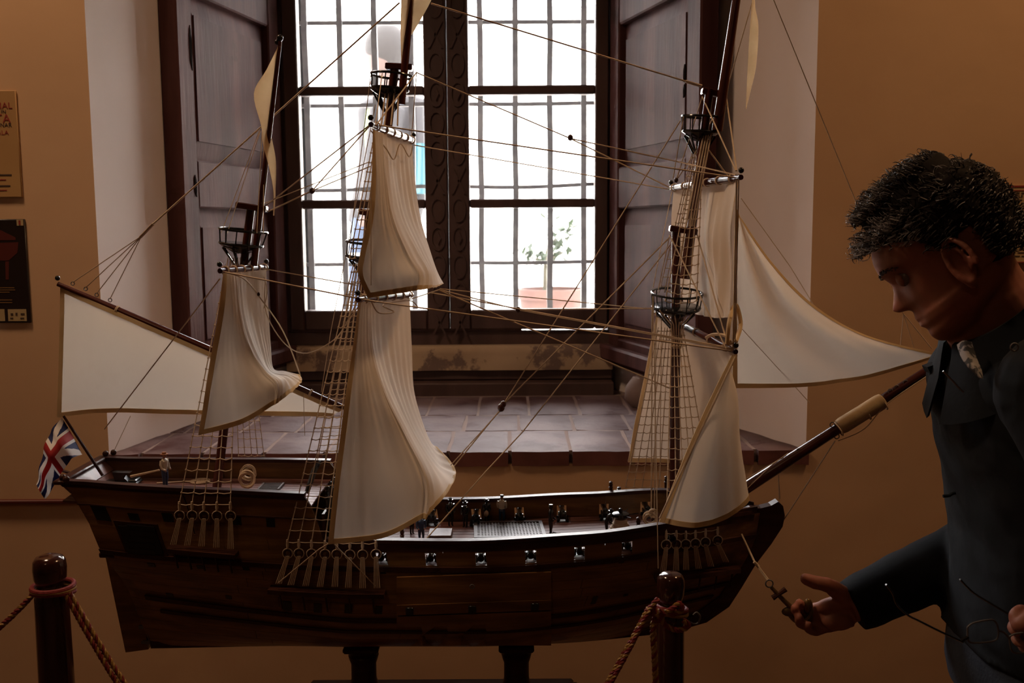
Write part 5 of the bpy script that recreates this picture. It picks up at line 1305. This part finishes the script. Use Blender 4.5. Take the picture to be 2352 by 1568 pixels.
for mi, (nm, m, cnt) in enumerate((('hair_locks', 'hair', 2300), ('grey_locks', 'hairg', 1100))):
    b = MB(); k = 0
    while k < cnt:
        a = rr.uniform(-math.pi, math.pi); u = rr.uniform(-.072, .097) if rr.random() < .72 else rr.uniform(.082, .0972)
        if mi == 1 and rr.random() < .55: a = rr.uniform(-1.3, .9); u = rr.uniform(.03, .097)
        if u < hairline(a) + .002: continue
        if abs(abs(math.degrees(a)) - 87) < 6 and u < .006: continue
        top = max(0, (u-.05)/.05); front = max(0, math.cos(a))
        p = head_pt(u, a, .010 + (.006 if top > 0 else 0), True); nrm = (HF*math.cos(a) + HY*math.sin(a)).lerp(HU, min(1, top*.9 + .15)).normalized()
        L = rr.uniform(.014, .026) * (1.15 if (top > .2 or front > .7) else .62)
        dirv = (HF*(.5 + .3*rr.random())*(1 if top > 0 else .1) - HU*(.75 if top <= .2 else -.05) + nrm*rr.uniform(.15, .55) + HY*rr.uniform(-.5, .5)).normalized()
        if front > .6 and u < .078: dirv = (HF*.9 + HU*rr.uniform(-.25, .55) + HY*rr.uniform(-.6, .6)).normalized()
        if top <= 0 and front < .5: L *= .75
        sd = dirv.cross(nrm).normalized(); cur = rr.uniform(.0035, .0075); ph = rr.uniform(0, 6.28); pts = []; tw = rr.uniform(5.5, 9.5); R0 = rr.uniform(.0008, .0017) if mi == 0 else rr.uniform(.0004, .0009)
        for t in range(11):
            f = t/10; pts.append(p + dirv*L*f + sd*cur*math.sin(ph + f*tw)*min(1, f*1.6) + nrm*cur*math.cos(ph + f*tw)*min(1, f*1.6))
        b.tube(pts, [R0*(1-.75*(t/10)**2) for t in range(11)], 4, caps=False); k += 1
    b.build(nm, M[m], hr, kind='stuff')
# clothes
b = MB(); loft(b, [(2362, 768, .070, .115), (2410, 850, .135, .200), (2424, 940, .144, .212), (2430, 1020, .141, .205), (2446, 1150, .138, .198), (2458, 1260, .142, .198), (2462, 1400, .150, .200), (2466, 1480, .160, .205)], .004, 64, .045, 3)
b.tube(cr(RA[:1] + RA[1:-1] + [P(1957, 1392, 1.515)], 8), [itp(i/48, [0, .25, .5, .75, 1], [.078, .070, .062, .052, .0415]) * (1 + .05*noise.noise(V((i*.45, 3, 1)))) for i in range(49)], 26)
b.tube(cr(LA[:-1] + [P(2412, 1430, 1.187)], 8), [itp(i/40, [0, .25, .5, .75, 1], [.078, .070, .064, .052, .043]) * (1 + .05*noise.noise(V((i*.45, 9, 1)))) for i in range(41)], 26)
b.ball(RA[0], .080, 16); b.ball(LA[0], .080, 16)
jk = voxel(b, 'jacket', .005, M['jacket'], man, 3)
# standing collar, open at the front, with the shirt collar inside
def band(secs, th, nm, m, a0, a1, par, wr=.0):
    G = []
    for (px, py, hx, hy, tilt) in secs:
        c = P(px, py, YH); row = []
        for j in range(33):
            a = lerp(a0, a1, j/32); dx = math.cos(a)*hx; k = 1 + wr*noise.noise(V((a*3, py*.02, 4))); row.append(c + V((dx*k, math.sin(a)*hy*k, math.cos(a)*tilt if math.cos(a) < 0 else math.cos(a)*.018)))
        G.append(row)
    b = MB(); b.slab(G, (0, 0, 0) if False else (th, 0, th)); return b.build(nm, M[m], par)
band([(2350, 800, .125, .150, .105), (2322, 735, .094, .120, .085), (2305, 690, .078, .104, .078), (2300, 669, .073, .098, .075)], .004, 'collar', 'jacket', rad(-172), rad(172), jk, .05)
b = MB(); G = smooth_grid([[(2200, 792, 1.305), (2215, 782, 1.30), (2232, 785, 1.30)], [(2207, 815, 1.285), (2224, 815, 1.275), (2243, 820, 1.28)], [(2222, 840, 1.265), (2240, 845, 1.255), (2255, 850, 1.262)], [(2248, 866, 1.25), (2254, 869, 1.245), (2258, 870, 1.25)]], 5, 5)
b.slab(G, (0, .003, 0)); b.build('shirt_collar', M['shirt'], man)
b = MB(); b.prism([P(x, y, 1.43) for x, y in ((2130, 843), (2152, 835), (2200, 832), (2225, 845), (2200, 862), (2150, 858), (2137, 857))], (0, .02, 0)); b.build('collar_tab', M['jacket'], jk)
b = MB(); q = [P(x, y, 1.272) for x, y in ((2166, 852), (2178, 864), (2190, 876), (2202, 890), (2214, 900))]; b.tube(q, .0012, 6); b.build('zip', M['zip'], jk)
b = MB(); b.tube(cr([P(x, y, 1.42) for x, y in ((2235, 1125), (2192, 1132), (2180, 1138), (2166, 1139))], 4), .0025, 6); b.build('drawcord', M['jacket'], jk)
b = MB(); c = P(2330, 797, 1.13); b.torus(c, .0045, .0010, (0, 1, 0), 16, 6); b.build('snap_button', M['iron'], jk)
b = MB(); loft(b, [(2460, 1440, .150, .190), (2458, 1540, .156, .196), (2456, 1610, .150, .194)], .0, 40, .02, 6)
for y in (-.095, .095): leg(b, y, .014)
voxel(b, 'jeans', .006, M['jeans'], man, 3)
for y in (-.1, .1):
    hx = P(2455, 1580, YH).x; b = MB(); b.ball((hx-.055, YH+y, .048), .052, 18, sc=(2.6, 1.02, .9)); b.v = [(x_, y_, max(.001, z_)) for x_, y_, z_ in b.v]; b.build('shoe', M['shoe'], man)
rebase(man, (P(2455, 1580, YH).x, YH, 0))
# spectacles hanging from the left hand
sp = thing('spectacles', 'thin framed spectacles held by the left hand of the man', 'spectacles')
SY = 1.155
def s_(x, y, Y=SY): return P(x, y, Y)
def temple(l, nm='temple'):
    b = MB(); b.tube(cr([s_(*q) for q in l], 6), .0013, 6, flat=1.6); b.build(nm, M['black'], sp)
temple([(2035, 1342, 1.16), (2050, 1362, 1.16), (2060, 1388, 1.16), (2085, 1412), (2110, 1425), (2160, 1450), (2212, 1474)])
temple([(2205, 1330, 1.20), (2235, 1360, 1.20), (2275, 1385, 1.19), (2320, 1412, 1.18), (2345, 1425, 1.17), (2372, 1455, 1.16)])
def rim(l):
    pts = cr([s_(*q) for q in l + l[:1]], 5); b = MB(); b.tube(pts, .0012, 6); r = b.build('rim', M['iron'], sp)
    b = MB(); b.add([p for p in pts[:-1]], [tuple(range(len(pts)-1))]); b.build('lens', M['lens'], r, smooth=False)
rim([(2222, 1440), (2236, 1430), (2270, 1423), (2284, 1425), (2292, 1440), (2292, 1462), (2280, 1472), (2240, 1476), (2224, 1470)])
rim([(2318, 1462), (2332, 1455), (2362, 1452), (2376, 1458), (2380, 1476), (2374, 1494), (2345, 1500), (2324, 1494)])
b = MB(); b.tube(cr([s_(2293, 1448), s_(2306, 1452), s_(2318, 1464)], 4), .0013, 6); b.build('bridge', M['iron'], sp)
b = MB(); b.tube([s_(2206, 1472), s_(2224, 1462)], .0022, 6); b.build('hinge', M['black'], sp)
# ================================================================ OUTDOORS: WALKER AND POTTED SHRUB
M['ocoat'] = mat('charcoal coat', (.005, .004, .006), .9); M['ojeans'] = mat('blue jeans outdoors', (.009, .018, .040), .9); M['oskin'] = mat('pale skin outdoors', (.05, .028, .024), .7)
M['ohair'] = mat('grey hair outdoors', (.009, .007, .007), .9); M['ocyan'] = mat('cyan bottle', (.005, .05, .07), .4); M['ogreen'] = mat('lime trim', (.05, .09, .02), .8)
OY = 4.9
wk = thing('person', 'walker in a charcoal coat and blue jeans outside behind the window', 'person')
gz = .66
def o_(x, y, dy=0): return P(x, y, OY + dy)
b = MB(); b.ball(tuple(o_(884, 128)), .105, 20, sc=(.95, .78, 1.22)); b.ball(tuple(o_(858, 140)), .028, 8, sc=(1, .7, 1))
b.tube([o_(893, 170), o_(900, 232)], [.058, .07], 14)
b.tube(cr([o_(862, 180), o_(866, 186)], 2), .05, 10)
b.tube(cr([o_(905, 225), o_(905, 300), o_(900, 400), o_(880, 500), o_(868, 530)], 4), [.14, .16, .16, .165, .165, .16, .155, .155, .155, .15, .15, .15, .15, .15, .15, .15, .14], 20, up=(0, 1, 0))
for dy, xs in ((-.1, (862, 838, 806)), (.1, (880, 872, 880))):
    pts = [o_(xs[0], 530, dy), o_(xs[1], 640, dy), V((o_(xs[2], 760, dy).x, OY+dy, gz+.09))]; b.tube(cr(pts, 4), [lerp(.095, .05, i/8) for i in range(9)], 14); b.ball(tuple(pts[-1] + V((-.06, 0, -.045))), .05, 10, sc=(2.3, .9, .85))
b.tube(cr([o_(890, 250, -.19), o_(872, 370, -.22), o_(858, 450, -.2), o_(842, 500, -.18)], 4), [lerp(.055, .03, i/12) for i in range(13)], 12); b.ball(tuple(o_(840, 512, -.18)), .04, 8)
b.tube(cr([o_(915, 250, .19), o_(900, 370, .22), o_(870, 440, .2)], 4), [lerp(.055, .03, i/8) for i in range(9)], 12)
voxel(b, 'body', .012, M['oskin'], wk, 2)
b = MB(); b.ball(tuple(o_(889, 112)), .115, 18, sc=(.98, .82, 1.05)); b.ball(tuple(o_(905, 138)), .10, 14, sc=(.7, .8, 1.1)); voxel(b, 'hair', .012, M['ohair'], wk, 1)
b = MB(); b.tube(cr([o_(905, 222), o_(908, 300), o_(903, 400), o_(884, 500), o_(874, 535)], 4), [.12, .17, .185, .185, .185, .185, .18, .18, .18, .18, .18, .18, .18, .18, .178, .175, .17], 22, up=(0, 1, 0))
b.tube(cr([o_(890, 245, -.19), o_(872, 370, -.22), o_(860, 440, -.2), o_(845, 495, -.18)], 4), [lerp(.085, .055, i/12) for i in range(13)], 14)
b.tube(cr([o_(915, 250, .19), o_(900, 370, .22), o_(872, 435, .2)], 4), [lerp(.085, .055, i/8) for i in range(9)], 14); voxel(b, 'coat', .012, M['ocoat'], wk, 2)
b = MB(); b.tube(cr([o_(852, 258, -.16), o_(848, 300, -.18), o_(850, 340, -.17)], 4), .045, 10, flat=.5); b.build('coat_trim', M['ogreen'], wk)
b = MB(); b.bbox(tuple(o_(945, 480, -.18)), tuple(o_(985, 250, .18)), .03); bp_ = b.build('rucksack', M['ocoat'], wk)
b = MB(); b.tube([o_(968, 445, -.21), o_(970, 330, -.21)], [.034, .034], 12); b.build('bottle', M['ocyan'], bp_)
b = MB()
for dy, xs in ((-.1, (862, 838, 806)), (.1, (880, 872, 880))):
    pts = [o_(xs[0]+4, 512, dy), o_(xs[1], 640, dy), V((o_(xs[2], 760, dy).x, OY+dy, gz+.07))]; b.tube(cr(pts, 4), [lerp(.125, .075, i/8) for i in range(9)], 14)
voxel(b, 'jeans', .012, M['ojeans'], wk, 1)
rebase(wk, (o_(850, 700).x, OY, gz))
pt = thing('potted_shrub', 'leafy green shrub in a wide terracotta trough outside the right casement', 'plant')
M['terra'] = mat('terracotta pot', (.075, .038, .030), .9, (.06, .028, .023), 8); M['leaf'] = mat('shrub leaf', (.009, .019, .008), .7, (.016, .028, .011), 20, trans=.3); M['bark'] = mat('pale bark', (.05, .045, .03), .9)
PYY = 4.8; c = P(1268, 715, PYY); tz = P(1268, 662, PYY).z; hw_ = 78*PYY/FPX
b = MB(); q = [(hw_*.78, gz), (hw_*.95, tz-.05), (hw_*1.02, tz-.05), (hw_*1.02, tz), (hw_*.92, tz), (hw_*.90, tz-.03), (.001, tz-.03)]; b.lathe(q, (c.x, PYY, 0), 28); b.build('pot', M['terra'], pt)
b = MB(); b.tube(cr([V((P(1252, 660, PYY).x, PYY, tz-.03)), P(1252, 620, PYY), P(1256, 580, PYY), P(1268, 540, PYY)], 4), [lerp(.012, .006, i/12) for i in range(13)], 8)
for x, y in ((1215, 590), (1300, 575), (1235, 600), (1285, 520)): b.tube([P(1255, 600, PYY), P(x, y, PYY + (x % 7)*.02 - .06)], [.006, .003], 6)
b.build('stem', M['bark'], pt)
b = MB(); rr = random.Random(9)
for cx_, cy_, rx_, ry_, n_ in ((1225, 582, 36, 18, 60), (1288, 545, 26, 26, 60), (1275, 580, 36, 14, 45), (1310, 530, 14, 12, 14), (1200, 598, 18, 8, 14), (1245, 608, 14, 14, 12), (1262, 500, 34, 20, 10)):
    for k in range(n_):
        p = P(cx_ + rr.gauss(0, .5)*rx_, cy_ + rr.gauss(0, .5)*ry_, PYY + rr.uniform(-.12, .12)); d = V((rr.uniform(-1, 1), rr.uniform(-1, 1), rr.uniform(-.4, .6))).normalized(); s = d.cross(V((0, 0, 1))).normalized(); L = rr.uniform(.045, .075)
        b.add([p, p + d*L*.5 + s*L*.22, p + d*L, p + d*L*.5 - s*L*.22], [(0, 1, 2, 3)])
b.build('foliage', M['leaf'], pt, smooth=False, kind='stuff')
rebase(pt, (c.x, PYY, gz))
